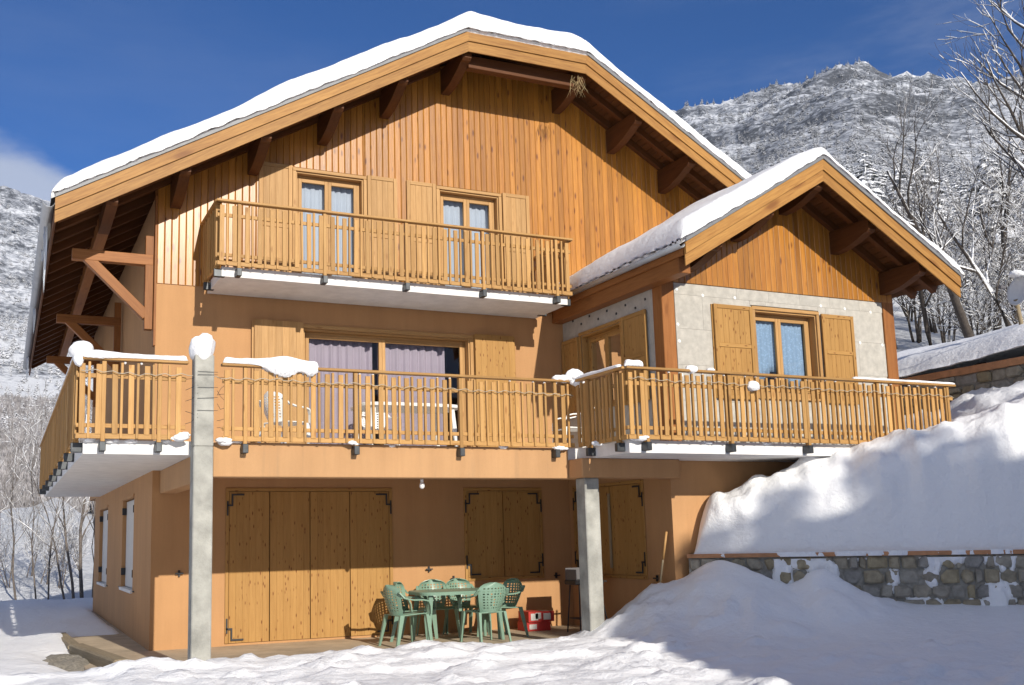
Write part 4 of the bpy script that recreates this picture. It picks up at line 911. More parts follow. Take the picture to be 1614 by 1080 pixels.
# ================================================================== STONE WALLS
def stone_wall(name, label, P, U, Nrm, L, zb, zt, rows, wmin, wmax, seed, cop=True, cop_h=.1):
    """P start, U along, Nrm outward (horizontal unit vectors); stones are separate parts"""
    rr = random.Random(seed); P, U, Nn = Vector(P), Vector(U).normalized(), Vector(Nrm).normalized(); ang = math.atan2(U.y, U.x)
    root = tag(empty(name, (P.x, P.y, 0)), label, 'stone wall')
    def T(u, n, z): q = P+U*u+Nn*n; return (q.x, q.y, z)
    mb = MB(); v = [T(u, n, z) for u in (0, L) for n in (-.35, 0) for z in (zb, zt)]; mb.add(v, [(0, 1, 3, 2), (4, 6, 7, 5), (0, 4, 5, 1), (2, 3, 7, 6), (0, 2, 6, 4), (1, 5, 7, 3)]); mb.build('mortar_core', 'mortar', root)
    if cop:
        mb = MB(); v = [T(u, n, z) for u in (-.02, L) for n in (-.37, .055) for z in (zt+.001, zt+cop_h)]; mb.add(v, [(0, 1, 3, 2), (4, 6, 7, 5), (0, 4, 5, 1), (2, 3, 7, 6), (0, 2, 6, 4), (1, 5, 7, 3)]); mb.build('coping', 'coping', root)
    z = zb
    hs = [rr.uniform(.8, 1.25) for _ in range(rows)]; sc = (zt-zb)/sum(hs)
    for r in range(rows):
        h = hs[r]*sc; u = -rr.random()*wmax
        while u < L-.03:
            wd = rr.uniform(wmin, wmax); a, b = max(u, .005), min(u+wd, L-.005)
            if b-a > .05:
                sub = [(z, z+h)] if rr.random() < .8 or h < .2 else [(z, z+h*.52), (z+h*.52, z+h)]
                for (c0, c1) in sub:
                    g_ = .011; x0, x1, y0, y1 = a+g_, b-g_, c0+g_, c1-g_
                    j = lambda s_: rr.uniform(-s_, s_)
                    mw, mh = (x1-x0), (y1-y0); cu = min(mw, mh)*rr.uniform(.35, .62)
                    ring = [(x0+cu*rr.random(), y0), (x1-cu*rr.random(), y0+j(.008)), (x1, y0+cu*rr.random()), (x1+j(.008), y1-cu*rr.random()), (x1-cu*rr.random(), y1), (x0+cu*rr.random(), y1+j(.008)), (x0, y1-cu*rr.random()), (x0+j(.008), y0+cu*rr.random())]
                    cx, cz = (x0+x1)/2, (y0+y1)/2; pr_ = rr.uniform(.02, .085); v = []
                    for (p, q) in ring: v.append(T(p, -.03, q))
                    for (p, q) in ring: v.append(T(p, pr_*.55, q))
                    for (p, q) in ring: v.append(T(cx+(p-cx)*.74+j(.006), pr_+j(.006), cz+(q-cz)*.74+j(.006)))
                    f = [(i, (i+1) % 8, (i+1) % 8+8, i+8) for i in range(8)]+[(i+8, (i+1) % 8+8, (i+1) % 8+16, i+16) for i in range(8)]+[tuple(range(16, 24))]
                    cc = Vector(T(cx, 0, cz)); mesh_obj('stone', [Vector(q)-cc for q in v], f, 'stone', root, Matrix.Translation(cc))
            u += wd
        z += h
    return root
stone_wall('stone_wall', 'low rubble stone retaining wall with orange coping under the big snow drift', (6.95, -2.95, 0), (.76, -.65, 0), (-.65, -.76, 0), 8.5, .2, 1.115, 5, .10, .27, 5, True, .055)
stone_wall('stone_wall', 'tall rubble stone retaining wall with orange coping below the snowy meadow', (14, 5, 0), (0, -1, 0), (-1, 0, 0), 14, 2.9, 4.2, 5, .22, .5, 6, True, .13)
def clinging(name, label, t0, t1, z0, z1, n0, thr, sc, seed, thick, zst=1.):
    ta = np.arange(t0, t1, .013); za = np.arange(z0, z1, .013); T_, Z_ = np.meshgrid(ta, za, indexing='ij')
    q = .75*fbm(T_, Z_*zst, sc, 4, seed, .5)+.45*fbm(T_, Z_, 1.3, 2, seed+5)-thr-.35*np.clip((2.6-T_)/2.0, 0, 1); th_ = np.clip(q*3, -.15, 1)
    n_ = n0+thick*np.sign(th_)*np.abs(th_)**.6
    V = np.stack([6.95+.76*T_-.65*n_, -2.95-.65*T_-.76*n_, Z_], -1).reshape(-1, 3); F = grid_faces(len(ta), len(za)); k_ = (th_.reshape(-1)[F] > -.14).any(1)
    tag(np_obj(name, V, F[k_][:, ::-1], 'snow'), label, 'snow', None, 'stuff')
clinging('clinging_snow', 'wind blown snow patches clinging to the low stone wall', 1.1, 8.4, .40, 1.10, .004, -.17, 4.2, 8, .06, .55)
clinging('coping_snow', 'ragged fringe of snow stuck to the orange coping of the low wall', .4, 8.4, 1.118, 1.19, .057, -.06, 7., 18, .02, .4)
# ================================================================== FURNITURE ON THE TERRACE
def shell(name, fn, nu, nv, hole, th, mat, parent):
    """curved perforated panel fn(u,v)->xyz, u,v in 0..1"""
    bm = bmesh.new(); vv = [[bm.verts.new(fn(i/nu, j/nv)) for j in range(nv+1)] for i in range(nu+1)]
    for i in range(nu):
        for j in range(nv):
            if not hole(i, j): bm.faces.new((vv[i][j], vv[i+1][j], vv[i+1][j+1], vv[i][j+1]))
    bmesh.ops.recalc_face_normals(bm, faces=bm.faces); bmesh.ops.solidify(bm, geom=bm.faces[:], thickness=th)
    bmesh.ops.delete(bm, geom=[q for q in bm.verts if not q.link_faces], context='VERTS')
    me = bpy.data.meshes.new(name); bm.to_mesh(me); bm.free(); setmat(me, mat)
    return link(bpy.data.objects.new(name, me), parent)
def monobloc(name, mat):
    """moulded plastic armchair facing +y, feet at z 0"""
    r = empty(name)
    shell('seat', lambda u, v: ((u-.5)*(.43-.05*v), -.22+.44*v, .43-.035*math.sin(math.pi*v)*(1-(2*u-1)**2)+.02*v-.03*(v > .97)), 10, 10, lambda i, j: False, .012, mat, r)
    def back(u, v):
        hw = .155+.075*math.sin(min(v, .8)/.8*1.5708)
        if v > .72: hw *= math.sqrt(max(.0, 1-((v-.72)/.285)**2))
        a = (u-.5)*2; return (a*hw, -.20-.10*v-.035*(1-a*a)-.02*math.sin(3.14*v)+.05*a*a, .42+.42*v)
    shell('backrest', back, 17, 22, lambda i, j: 1 < i < 15 and 2 < j < 18 and i % 2 == 0 and j % 2 == 1, .010, mat, r)
    for s in (-1, 1):
        mb = MB(); pts = [(s*.235, -.265, .74), (s*.262, -.2, .665), (s*.275, -.06, .635), (s*.277, .1, .63), (s*.272, .19, .61), (s*.262, .225, .54), (s*.255, .235, .43)]
        for a, b in zip(pts[:-1], pts[1:]):
            a, b = Vector(a), Vector(b); wd = Vector((.024, 0, 0)); d = (b-a).normalized(); n_ = d.cross(Vector((1, 0, 0))).normalized()*.009
            mb.add([a-wd-n_, a+wd-n_, a+wd+n_, a-wd+n_, b-wd-n_, b+wd-n_, b+wd+n_, b-wd+n_], [(0, 3, 2, 1), (4, 5, 6, 7), (0, 1, 5, 4), (1, 2, 6, 5), (2, 3, 7, 6), (3, 0, 4, 7)])
        mb.build('armrest', mat, r)
        for fy, yy, tx, ty in ((1, .215, .255, .245), (0, -.20, .245, -.30)):
            mb = MB(); x0, y0, x1, y1 = s*.215, yy, s*tx, ty
            for (a, b, w0, w1) in (((x0, y0, .43), (x1, y1, 0), .034, .02),):
                v = [(a[0]-s*w0, a[1]-w0, a[2]), (a[0]+s*.008, a[1]-w0, a[2]), (a[0]+s*.008, a[1]+w0, a[2]), (a[0]-s*w0*.3, a[1]+w0, a[2]), (b[0]-s*w1, b[1]-w1, b[2]), (b[0]+s*.006, b[1]-w1, b[2]), (b[0]+s*.006, b[1]+w1, b[2]), (b[0]-s*w1*.3, b[1]+w1, b[2])]
                mb.add(v, [(0, 1, 2, 3), (7, 6, 5, 4), (0, 4, 5, 1), (1, 5, 6, 2), (2, 6, 7, 3), (3, 7, 4, 0)])
            o = mb.build('leg', mat, r); bm = bmesh.new(); bm.from_mesh(o.data); bmesh.ops.recalc_face_normals(bm, faces=bm.faces); bm.to_mesh(o.data); bm.free()
    return r
def copy_tree(root, loc, rz):
    c = root.copy(); c.matrix_basis = Matrix.Translation(loc) @ Matrix.Rotation(rz, 4, 'Z'); COL.objects.link(c); WM[c.name] = c.matrix_basis.copy()
    for ch in list(root.children):
        k = ch.copy(); k.parent = c; k.matrix_parent_inverse = Matrix.Identity(4); COL.objects.link(k)
        for g_ in list(ch.children):
            q = g_.copy(); q.parent = k; COL.objects.link(q)
    return c
ch0 = monobloc('garden_chair', 'green_plastic')
spots = [((3.28, -1.42), -80, 'green plastic armchair at the short end of the table in front of the folding door'),
         ((3.66, -.82), -128, 'green plastic armchair between the folding door and the table, lattice back lit by the sun'),
         ((4.38, -1.62), 5, 'green plastic armchair with its back to the garden at the long table side'),
         ((4.93, -1.06), 102, 'green plastic armchair at the table end next to the red boxes'),
         ((4.15, -.52), 176, 'green plastic armchair against the wall, half hidden behind the table top'),
         ((4.62, -.52), 186, 'green plastic armchair under the closed shutters, half hidden behind the table and another chair')]
for i, ((x, y), a, lab) in enumerate(spots):
    o = ch0 if i == 0 else copy_tree(ch0, (x, y, 0), R_(a))
    if i == 0: o.matrix_basis = Matrix.Translation((x, y, 0)) @ Matrix.Rotation(R_(a), 4, 'Z')
    tag(o, lab, 'chair', 'green chairs round the terrace table')
def garden_table(name, mat, L, Wd, H, oval, label, loc, rz):
    r = tag(empty(name), label, 'table'); n = 40; v = []
    def out(t, e=0):
        c, s = math.cos(t), math.sin(t); k = .42 if oval else .25
        return (math.copysign(abs(c)**k, c)*(L/2+e), math.copysign(abs(s)**k, s)*(Wd/2+e))
    for (z, e) in ((H-.045, -.004), (H-.012, 0), (H, -.012)): v += [(*out(6.2832*i/n, e), z) for i in range(n)]
    f = [tuple(range(2*n, 3*n)), tuple(range(n-1, -1, -1))]+[(b*n+i, b*n+(i+1) % n, (b+1)*n+(i+1) % n, (b+1)*n+i) for b in range(2) for i in range(n)]
    mesh_obj('tabletop', v, f, mat, r)
    for sx in (-1, 1):
        for sy in (-1, 1):
            mb = MB(); x0, y0 = sx*(L/2-.17), sy*(Wd/2-.13); x1, y1 = sx*(L/2-.11), sy*(Wd/2-.08)
            mb.tube([(x0, y0, H-.046), (x0*.5+x1*.5, y0*.5+y1*.5, H*.5), (x1, y1, 0)], [.042, .036, .026], 8); mb.build('leg', mat, r)
    r.matrix_basis = Matrix.Translation(loc) @ Matrix.Rotation(rz, 4, 'Z')
    return r
garden_table('garden_table', 'green_plastic', 1.36, .82, .71, True, 'green plastic garden table on the terrace', (4.20, -1.10, 0), R_(-3))
# red drink cartons
def carton(x0, x1, y0, y1, z0, z1, label, seed):
    r = tag(empty('carton', ((x0+x1)/2, (y0+y1)/2, z0)), label, 'box', None)
    bx('box_body', x0, x1, y0, y1, z0, z1, 'red_card', r, .004)
    rr = random.Random(seed)
    bx('print_patch', x0+.04, x0+.17, y0-.002, y0-.0005, z0+.03, z1-.03, 'pale_card', r, 0)
    if seed == 2: bx('print_patch', x1-.12, x1-.02, y0-.002, y0-.0005, z0+.05, z1-.02, 'pale_card', r, 0)
    if seed == 3: bx('flap', x1-.19, x1-.03, y0+.03, y1-.05, z1+.0005, z1+.003, 'grey_plastic', r, 0)
carton(5.60, 6.02, -.62, -.30, .0, .135, 'red carton with a pale print lying flat on the terrace under another carton', 1)
carton(5.62, 5.86, -.64, -.30, .136, .30, 'red carton with a pale print stacked nearer the chairs', 2)
carton(5.865, 6.10, -.60, -.30, .136, .295, 'red carton with a dark open top stacked on the side away from the chairs', 3)
# barbecue
bq = tag(empty('barbecue', (6.35, -1.25, 0)), 'small black charcoal barbecue on thin legs behind the short column', 'barbecue')
bx('bowl', 6.02, 6.52, -1.42, -1.08, .72, .79, 'black_metal', bq, .012); bx('wind_shield', 6.04, 6.50, -1.10, -1.085, .79, .97, 'grey_plastic', bq, .003); bx('wind_shield', 6.045, 6.06, -1.40, -1.101, .79, .95, 'grey_plastic', bq, .003); bx('wind_shield', 6.48, 6.495, -1.40, -1.101, .79, .95, 'grey_plastic', bq, .003)
bx('handle', 6.521, 6.68, -1.26, -1.235, .745, .765, 'black_metal', bq, .004)
for sx, tx in ((6.10, 6.06), (6.44, 6.58)):
    for sy, ty in ((-1.38, -1.44), (-1.12, -1.06)):
        mb = MB(); mb.tube([(sx, sy, .72), (tx, ty, 0)], .011, 6); mb.build('leg', 'black_metal', bq)
bx('tray', 6.07, 6.5, -1.39, -1.11, .21, .225, 'black_metal', bq, .003)
mb = MB(); mb.tube([(6.66, -2.52, .0), (6.69, -2.60, .72), (6.71, -2.68, 1.10)], .014, 8); sh_ = tag(empty('snow_shovel', (6.66, -2.52, 0)), 'wooden handled snow shovel leaning on the annex side wall', 'shovel')
mb.build('grip', 'weathered_z', sh_, True); mb = MB(); mb.tube([(6.71, -2.68, 1.1), (6.735, -2.76, 1.49)], .017, 8); mb.build('handle', 'pine_z', sh_, True)
bx('blade', 6.45, 6.72, -2.55, -2.53, -.0, .32, 'grey_plastic', sh_, .004)
# white set on the balcony
garden_table('balcony_table', 'white_plastic', 1.55, .85, .72, True, 'white plastic table on the lower balcony behind the railing', (3.42, -1.15, 2.66), 0)
wc = monobloc('balcony_chair', 'white_plastic')
for i, ((x, y), a, lab) in enumerate([((1.62, -1.15), -60, 'white plastic armchair on the balcony in front of the pale open shutter'), ((3.25, -.45), 182, 'white plastic armchair tucked behind the white balcony table'), ((6.12, -1.35), 80, 'white plastic armchair on the balcony beside the annex side wall')]):
    o = wc if i == 0 else copy_tree(wc, (x, y, 2.66), R_(a))
    if i == 0: o.matrix_basis = Matrix.Translation((x, y, 2.66)) @ Matrix.Rotation(R_(a), 4, 'Z')
    tag(o, lab, 'chair', 'white chairs on the balcony')
# kerb timber and gravel by the terrace corner
kb = bar('timber_sleeper', (-.60, -2.3, .07), (-.93, .35, .04), .2, .17, 'weathered', None, .02); tag(kb, 'weathered timber sleeper edging the terrace beside the snow', 'timber')
kb = bar('timber_sleeper', (-.94, .5, .03), (-1.0, 2.9, .01), .18, .14, 'weathered', None, .02); tag(kb, 'second shorter timber sleeper following the shaded side wall', 'timber')
gvx = axis((-1.75, -.62, .06)); gvy = axis((-2.0, 1.0, .08)); X, Y = np.meshgrid(gvx, gvy, indexing='ij')
g = np_obj('gravel', np.stack([X, Y, .028+.045*fbm(X, Y, 5, 4, 6)-.10*sst(np.hypot((X+1.1)/.42, (Y+.55)/1.25), .5, 1.1)], -1).reshape(-1, 3), grid_faces(len(gvx), len(gvy)), 'gravel'); tag(g, 'bare gravel patch beside the timber sleeper', 'gravel', None, 'stuff')
# rope light woven along the railings, straw, wires round the column
def rope(name, pts, r, mat, label, cat):
    mb = MB(); mb.tube(pts, r, 5); return tag(mb.build(name, mat, None, True), label, cat)
def sag(p0, p1, n, am, per):
    p0, p1 = Vector(p0), Vector(p1); L = (p1-p0).length
    return [p0.lerp(p1, i/n)+Vector((0, 0, am*math.sin(i/n*L*6.2832/per+1)*(.6+.4*math.sin(i*.7))-.015*math.sin(i*1.9))) for i in range(n+1)]
rope('rope_light', sag((-1.18, -2.835, HL-.17), (5.25, -2.835, HL-.21), 110, .013, 1.1), .005, 'rope', 'pale rope light strung along the main balcony railing past the tall column', 'rope light')
rope('rope_light', sag((5.33, -4.075, HL-.16), (11.1, -4.075, HL-.19), 90, .013, 1.3), .005, 'rope', 'pale rope light strung along the annex balcony railing', 'rope light')
mb = MB(); rr = random.Random(2)
for (z, sx) in [(2.85, -1), (3.0, -1), (3.12, -1), (3.25, -1), (3.38, -1), (2.8, 1), (2.92, 1), (3.05, 1), (3.15, 1), (3.22, 1), (3.32, 1), (3.42, 1)]:
    a = (.0-.01, -2.80, z) if sx < 0 else (.44, -2.80, z); b = (.112, -2.93, z+rr.uniform(-.1, .12)) if sx < 0 else (.336, -2.93, z+rr.uniform(-.14, .1))
    m_ = ((a[0]+b[0])/2, -2.86, (a[2]+b[2])/2-rr.uniform(-.02, .04)); mb.tube([a, m_, b], .0028, 4)
for z in (3.0, 3.14, 3.27, 3.42, 3.46): mb.tube([(.105, -2.937, z), (.34, -2.937, z+rr.uniform(-.01, .02))], .0025, 4)
tag(mb.build('binding_wire', 'bracket_metal', None), 'thin rusty wires tying the railing ends to the tall column', 'wire')
mb = MB()
for i in range(24):
    a = Vector((6.62+rr.uniform(-.07, .16), -.99-rr.uniform(.0, .06), 9.04+rr.uniform(-.06, .08))); mb.tube([a, a+Vector((rr.uniform(-.08, .08), rr.uniform(-.04, .02), -rr.uniform(.05, .15))), a+Vector((rr.uniform(-.13, .13), rr.uniform(-.06, .03), -rr.uniform(.14, .34)))], [.004, .003, .001], 3)
tag(mb.build('straw_tuft', 'straw', None), 'tuft of dry straw stuck to the purlin end under the roof peak', 'straw')
# satellite dish above the upper wall
dz = float(meadow(np.array(14.75), np.array(-2.65)))
ds = tag(empty('satellite_dish', (14.75, -2.65, dz)), 'grey satellite dish on a leaning pole in the snowy meadow', 'satellite dish')
mb = MB(); mb.tube([(14.78, -2.65, dz-.3), (14.70, -2.62, dz+.45)], .04, 8); mb.build('pole', 'weathered_z', ds, True)
fd = Vector((-.97, .05, .30)).normalized(); sd = Vector((0, 0, 1)).cross(fd).normalized(); ud = fd.cross(sd); c0 = Vector((14.70, -2.7, dz+.60)); v = [c0-fd*.07]; f = []
for k in range(1, 7):
    for i in range(24):
        a = 6.2832*i/24; rr_ = k/6; v.append(c0+(sd*math.cos(a)*.23+ud*math.sin(a)*.29)*rr_+fd*(.09*rr_**2-.07))
f = [(0, 1+i, 1+(i+1) % 24) for i in range(24)]+[(1+(k-1)*24+i, 1+k*24+i, 1+k*24+(i+1) % 24, 1+(k-1)*24+(i+1) % 24) for k in range(1, 6) for i in range(24)]
o = mesh_obj('reflector', v, f, 'dish_paint', ds, None, True); m = o.modifiers.new('s', 'SOLIDIFY'); m.thickness = .012
mb = MB(); q = c0-ud*.38; mb.tube([q, q+fd*.32-ud*.02, c0+fd*.42-ud*.12], .013, 6); mb.build('feed_arm', 'grey_plastic', ds); mb = MB(); mb.tube([c0+fd*.46-ud*.11, c0+fd*.34-ud*.08], .035, 8); mb.build('receiver', 'grey_plastic', ds)
mb = MB(); blob(mb, c0+Vector((.02, .02, .31)), .10, (1.1, 1.2, .7), 5); tag(mb.build('snow_clump', 'snow', None, True), 'snow lump sitting on top of the satellite dish', 'snow')

# ================================================================== TREES
def bare_tree(name, label, base, H, lean, seed, mat='bark', spread=.55, trunk_r=None, stems=1, group=None, cat='tree', lv=3, dens=1.0, snow=1.):
    rr = random.Random(seed); root = tag(empty(name, base), label, cat, group); base = Vector(base)
    tr = MB(); br = MB(); sn = MB()
    def grow(p, d, L, r, lev):
        n = 5 if lev < 2 else 4; pts = [p.copy()]; rad = [r]; q = p.copy(); dd = d.copy()
        for i in range(n):
            dd = (dd+Vector((rr.uniform(-1, 1), rr.uniform(-1, 1), rr.uniform(-.6, 1)))*(.15 if lev == 0 else .30)+Vector((0, 0, .06 if lev else .02))).normalized()
            q = q+dd*(L/n); pts.append(q.copy()); rad.append(max(.004, r*(1-.8*(i+1)/n)))
        sides = (8, 6, 5, 3)[min(lev, 3)]
        (tr if lev == 0 else br).tube(pts, rad, sides, lev < 2)
        if lev >= 1 and snow > 0:
            for i in range(n):
                e = (pts[i+1]-pts[i]).normalized()
                if abs(e.z) < .86 and rr.random() < snow*(1, .9, .62, .22)[lev]:
                    o_ = Vector((0, 0, 1))*(rad[i]*.75+.008); sn.tube([pts[i]+o_, (pts[i]+pts[i+1])/2+o_*1.2, pts[i+1]+o_], [max(.008, rad[i]*.85), max(.009, rad[i]*.8)*1.15, max(.006, rad[i+1]*.8)], 4 if lev < 3 else 3, False)
        if lev < lv:
            k = int((9, 7, 5)[min(lev, 2)]*dens+.5)
            for j in range(k):
                t = (.30 if lev == 0 else .2)+(.98-.3)*(j+rr.random()*.8)/k; i = min(int(t*n), n-1); u = t*n-i
                pp = pts[i].lerp(pts[i+1], u); ax_d = (pts[i+1]-pts[i]).normalized()
                a = rr.random()*6.2832; s1 = ax_d.orthogonal().normalized(); s2 = ax_d.cross(s1); side = s1*math.cos(a)+s2*math.sin(a)
                nd = (ax_d*(1-spread*.6)+side*(spread+rr.uniform(-.12, .25))+Vector((0, 0, .15))).normalized()
                grow(pp, nd, L*rr.uniform(.42, .66)*(1-.35*t), max(.006, r*(1-.75*t)*.55), lev+1)
    for s in range(stems):
        d = Vector((lean[0]+rr.uniform(-.12, .12)*(stems > 1)*2, lean[1]+rr.uniform(-.12, .12)*(stems > 1)*2, 1)).normalized()
        grow(base+Vector((rr.uniform(-.2, .2), rr.uniform(-.2, .2), -.3))*(1 if stems > 1 else .5), d, H*(1 if s == 0 else rr.uniform(.7, 1)), trunk_r or H*.018, 0)
    tr.build('trunk', mat, root, True); br.build('crown', mat, root, True)
    if sn.v: q = sn.build('branch_snow', 'snow', root, True); q['kind'] = 'stuff'
    return root
def mz(x, y): return float(meadow(np.array(float(x)), np.array(float(y))))
def hz_at(x, y):
    az = math.degrees(math.atan2(x-VC[0], y-VC[1])); r = math.hypot(x-VC[0], y-VC[1]); return float(hill_z(np.array(az), np.array(r))[2])
def polar(az, r, dz_=0.):
    x = VC[0]+r*math.sin(R_(az)); y = VC[1]+r*math.cos(R_(az)); return (x, y, max(hz_at(x, y), mz(x, y) if 14 < x < 46 and -14 < y < 30 else -9)+dz_)
big = [(52.0, 36, 7.0, (-.42, -.05), 101, .17, 'leaning snow laden bare tree rising behind the snowy meadow'), (56.2, 31, 8.2, (-.34, .0), 102, .17, 'largest snow laden bare tree with forked limbs beside the satellite dish'), (58.2, 33, 9.2, (-.45, .1), 103, .19, 'thick snow laden bare tree at the picture-side end of the meadow'),
       (48.0, 42, 5.0, (.0, 0), 104, .13, 'slim upright bare tree standing between the annex roof and the leaning tree'), (46.8, 45, 5., (-.06, 0), 105, .12, 'slender bare tree just beyond the annex eave'), (49.8, 40, 5.8, (-.2, 0), 108, .11, 'slanting bare tree between the slim tree and the leaning tree'), (53.8, 38, 6.8, (-.3, 0), 109, .12, 'slanting bare tree close behind the satellite dish'), (53.0, 46, 8, (-.1, 0), 106, .17, 'tall bare tree further up the slope behind the leaning tree'), (56.0, 48, 9.5, (-.05, 0), 107, .18, 'tall bare tree with fine twigs against the sky behind the largest tree')]
for az, r, H, ln, sd_, tr_, lab in big: bare_tree('bare_tree', lab.replace('at the picture-side end of the meadow', 'leaning over the far end of the meadow'), polar(az, r), H, ln, sd_, 'bark', .55, tr_, 1, None, 'tree', 3, 1.0)
for k, (az, r, H) in enumerate([(47.3, 40, 4.2), (49.4, 44, 4.5), (50.6, 41, 4.), (45.2, 47, 5.), (52.0, 39, 3.5), (53.6, 42, 4.2), (44, 52, 6), (48.8, 52, 6), (51.5, 55, 7), (55.2, 40, 4), (54.4, 47, 6), (56.3, 44, 5.5), (50.0, 48, 5.5), (47.0, 54, 6), (52.6, 50, 6.5), (57, 38, 5)]): bare_tree('snowy_shrub', 'snow covered bare shrub in the thicket above the meadow', polar(az, r), H, (0, 0), 200+k, 'bark', .75, .055, 4, 'snowy shrubs above the meadow', 'shrub', 2, 1.25, .8)
# thin trees on the west side beyond the yard
wt = [(-.2, 44, 6.6, (.02, 0), .06, 'thin bare sapling at the valley edge, farthest from the house wall'), (.9, 47, 6.8, (-.06, 0), .09, 'thin bare tree forking low at the valley edge'), (1.9, 45, 7, (-.02, 0), .07, 'slim bare tree with a brown bole at the valley edge'), (2.5, 42, 6, (-.12, 0), .075, 'bare tree leaning away from the house at the valley edge'), (3.35, 44, 7.2, (-.14, 0), .09, 'bare tree slanting between its upright neighbours by the house wall'), (3.75, 43, 8, (.0, 0), .12, 'dark upright bare tree close to the house wall'), (4.2, 46, 8.5, (.02, 0), .16, 'stout snow laden bare tree right behind the house wall'), (4.6, 42, 7.4, (0, 0), .09, 'thin bare tree almost hidden by the house corner')]
for k, (az, r, H, ln, tr_, lab) in enumerate(wt): bare_tree('bare_tree', lab, polar(az, r), H, ln, 300+k, 'bark_grey', .5, tr_*.55, 1, None, 'tree', 3, .7, .3)
for k, (az, r, H) in enumerate([(.4, 50, 3.), (1.4, 52, 3.2), (2.2, 50, 2.6), (3.0, 49, 3), (-.6, 52, 3), (3.9, 52, 3.4)]): bare_tree('snowy_shrub', 'thin bare bush on the sunny slope beyond the yard', polar(az, r), H, (0, 0), 400+k, 'bark_grey', .6, .03, 3, 'bushes on the sunny slope', 'shrub', 2, 1., .5)
# conifers
def spruce_arrays(rr, H, Rb, tiers, blades, seg=2):
    V = []; F = []
    for t in range(tiers):
        u = (t+.5)/tiers; z = H*(.10+.88*u); R0 = Rb*(1-u)**.85*rr.uniform(.8, 1.15)+.06*Rb; nb = max(4, int(blades*(1-.45*u)))
        for b in range(nb):
            a = 6.2832*(b+rr.random()*.8)/nb+t*1.3; ln = R0*rr.uniform(.75, 1.15); dr = ln*rr.uniform(.25, .55); wd = ln*rr.uniform(.26, .42); c, s = math.cos(a), math.sin(a); i0 = len(V)
            zz = z+rr.uniform(-.4, .4)*H/tiers
            V += [(0, 0, zz+.05*H/tiers), (c*ln*.55-s*wd, s*ln*.55+c*wd, zz-dr*.45-wd*.25), (c*ln*.6, s*ln*.6, zz-dr*.22), (c*ln*.55+s*wd, s*ln*.55-c*wd, zz-dr*.45-wd*.25), (c*ln, s*ln, zz-dr)]
            F += [(i0, i0+2, i0+1), (i0, i0+3, i0+2), (i0+2, i0+4, i0+1), (i0+2, i0+3, i0+4)]
    return np.array(V), np.array(F)
def spruce(label, base, H, Rb, seed, tiers=26, blades=16, group=None):
    rr = random.Random(seed); root = tag(empty('spruce', base), label, 'tree', group); V, F = spruce_arrays(rr, H, Rb, tiers, blades)
    np_obj('crown', V+np.array(base), F, 'needles', root, False)
    mb = MB(); mb.tube([Vector(base)+Vector((0, 0, -.4)), Vector(base)+Vector((0, 0, H*.95))], [H*.02, .02], 7); mb.build('trunk', 'bark', root, True)
    return root
k = 0
for az, r, H in [(38.9, 75, 6.5), (40.2, 66, 5.), (41.3, 82, 8), (42.4, 62, 5.5), (43.2, 74, 8.), (44.1, 60, 6.5), (44.9, 70, 9), (45.9, 58, 6.5), (46.8, 66, 8), (47.6, 80, 10), (37.6, 90, 8), (36.6, 80, 6), (42.0, 96, 9), (45.4, 98, 10), (40.6, 102, 9), (49.2, 72, 9), (50.4, 84, 10), (53.3, 78, 10), (39.5, 92, 7), (43.8, 90, 8)]:
    spruce('snow laden spruce on the slope above the annex roof', polar(az, r), H, H*.30, 500+k, 18, 13, 'spruces above the annex'); k += 1
# unseen house added and shaped to shade the drift and the low wall
nb_ = tag(empty('added_neighbour_house', (13.5, -22, 0)), 'unseen neighbouring house with snowy hipped roof, added south of the yard for shade', 'house')
pw = [(4.85, -26.2), (22, -26.2), (22, -17.9), (7.2, -17.9)]
mesh_obj('wall', [(x, y, z) for z in (-.4, 6.7) for x, y in pw], [(0, 1, 5, 4), (1, 2, 6, 5), (2, 3, 7, 6), (3, 0, 4, 7), (4, 5, 6, 7), (3, 2, 1, 0)], 'stucco', nb_)
NR = [(3.7, -27, 6.35), (22.9, -27, 6.35), (22.9, -17.1, 6.35), (6.5, -17.1, 6.35), (9.2, -22, 9.55), (18, -22, 9.55)]
NRt = [(x, y, z+(.18 if i < 4 else .0)) for i, (x, y, z) in enumerate(NR)]
mesh_obj('roof', [(x, y, z-.14) for x, y, z in NR[:4]]+NR, [(3, 2, 1, 0), (0, 1, 5, 4), (1, 2, 6, 5), (2, 3, 7, 6), (3, 0, 4, 7), (4, 5, 9, 8), (5, 6, 9), (6, 7, 8, 9), (7, 4, 8)], 'larch_x', nb_)
for i in range(5):
    for zz in (1.0, 3.9):
        q = bx('window', 8.2+i*2.8, 9.4+i*2.8, -17.895, -17.83, zz, zz+1.35, 'pine', nb_, .01); bx('pane', 8.3+i*2.8, 9.3+i*2.8, -17.829, -17.822, zz+.1, zz+1.25, 'glass', q, 0)
sv = [(x+(x-13.5)*-.004, y, z+.004) for x, y, z in NR]+[(x-(x-13.6)*.012, y-(y+22)*.012, z+.17) for x, y, z in NR]
tag(mesh_obj('roof_snow', sv, [(6, 7, 11, 10), (7, 8, 11), (8, 9, 10, 11), (9, 6, 10), (0, 1, 7, 6), (1, 2, 8, 7), (2, 3, 9, 8), (3, 0, 6, 9)], 'snow'), 'snow layer on the hipped roof of the added neighbouring house', 'snow', None, 'stuff')
rq = random.Random(77)
for k in range(17):
    x = 8.3+k*.88+rq.uniform(-.25, .25); top = rq.uniform(12.9, 13.75) if x < 13.6 else rq.uniform(13.0, 14.6)
    spruce('tall dense spruce in the row behind the neighbouring house', (x, -28+rq.uniform(-.5, .5), .1), top, 4.4, 700+k, 44, 22, 'spruces behind the neighbouring house')
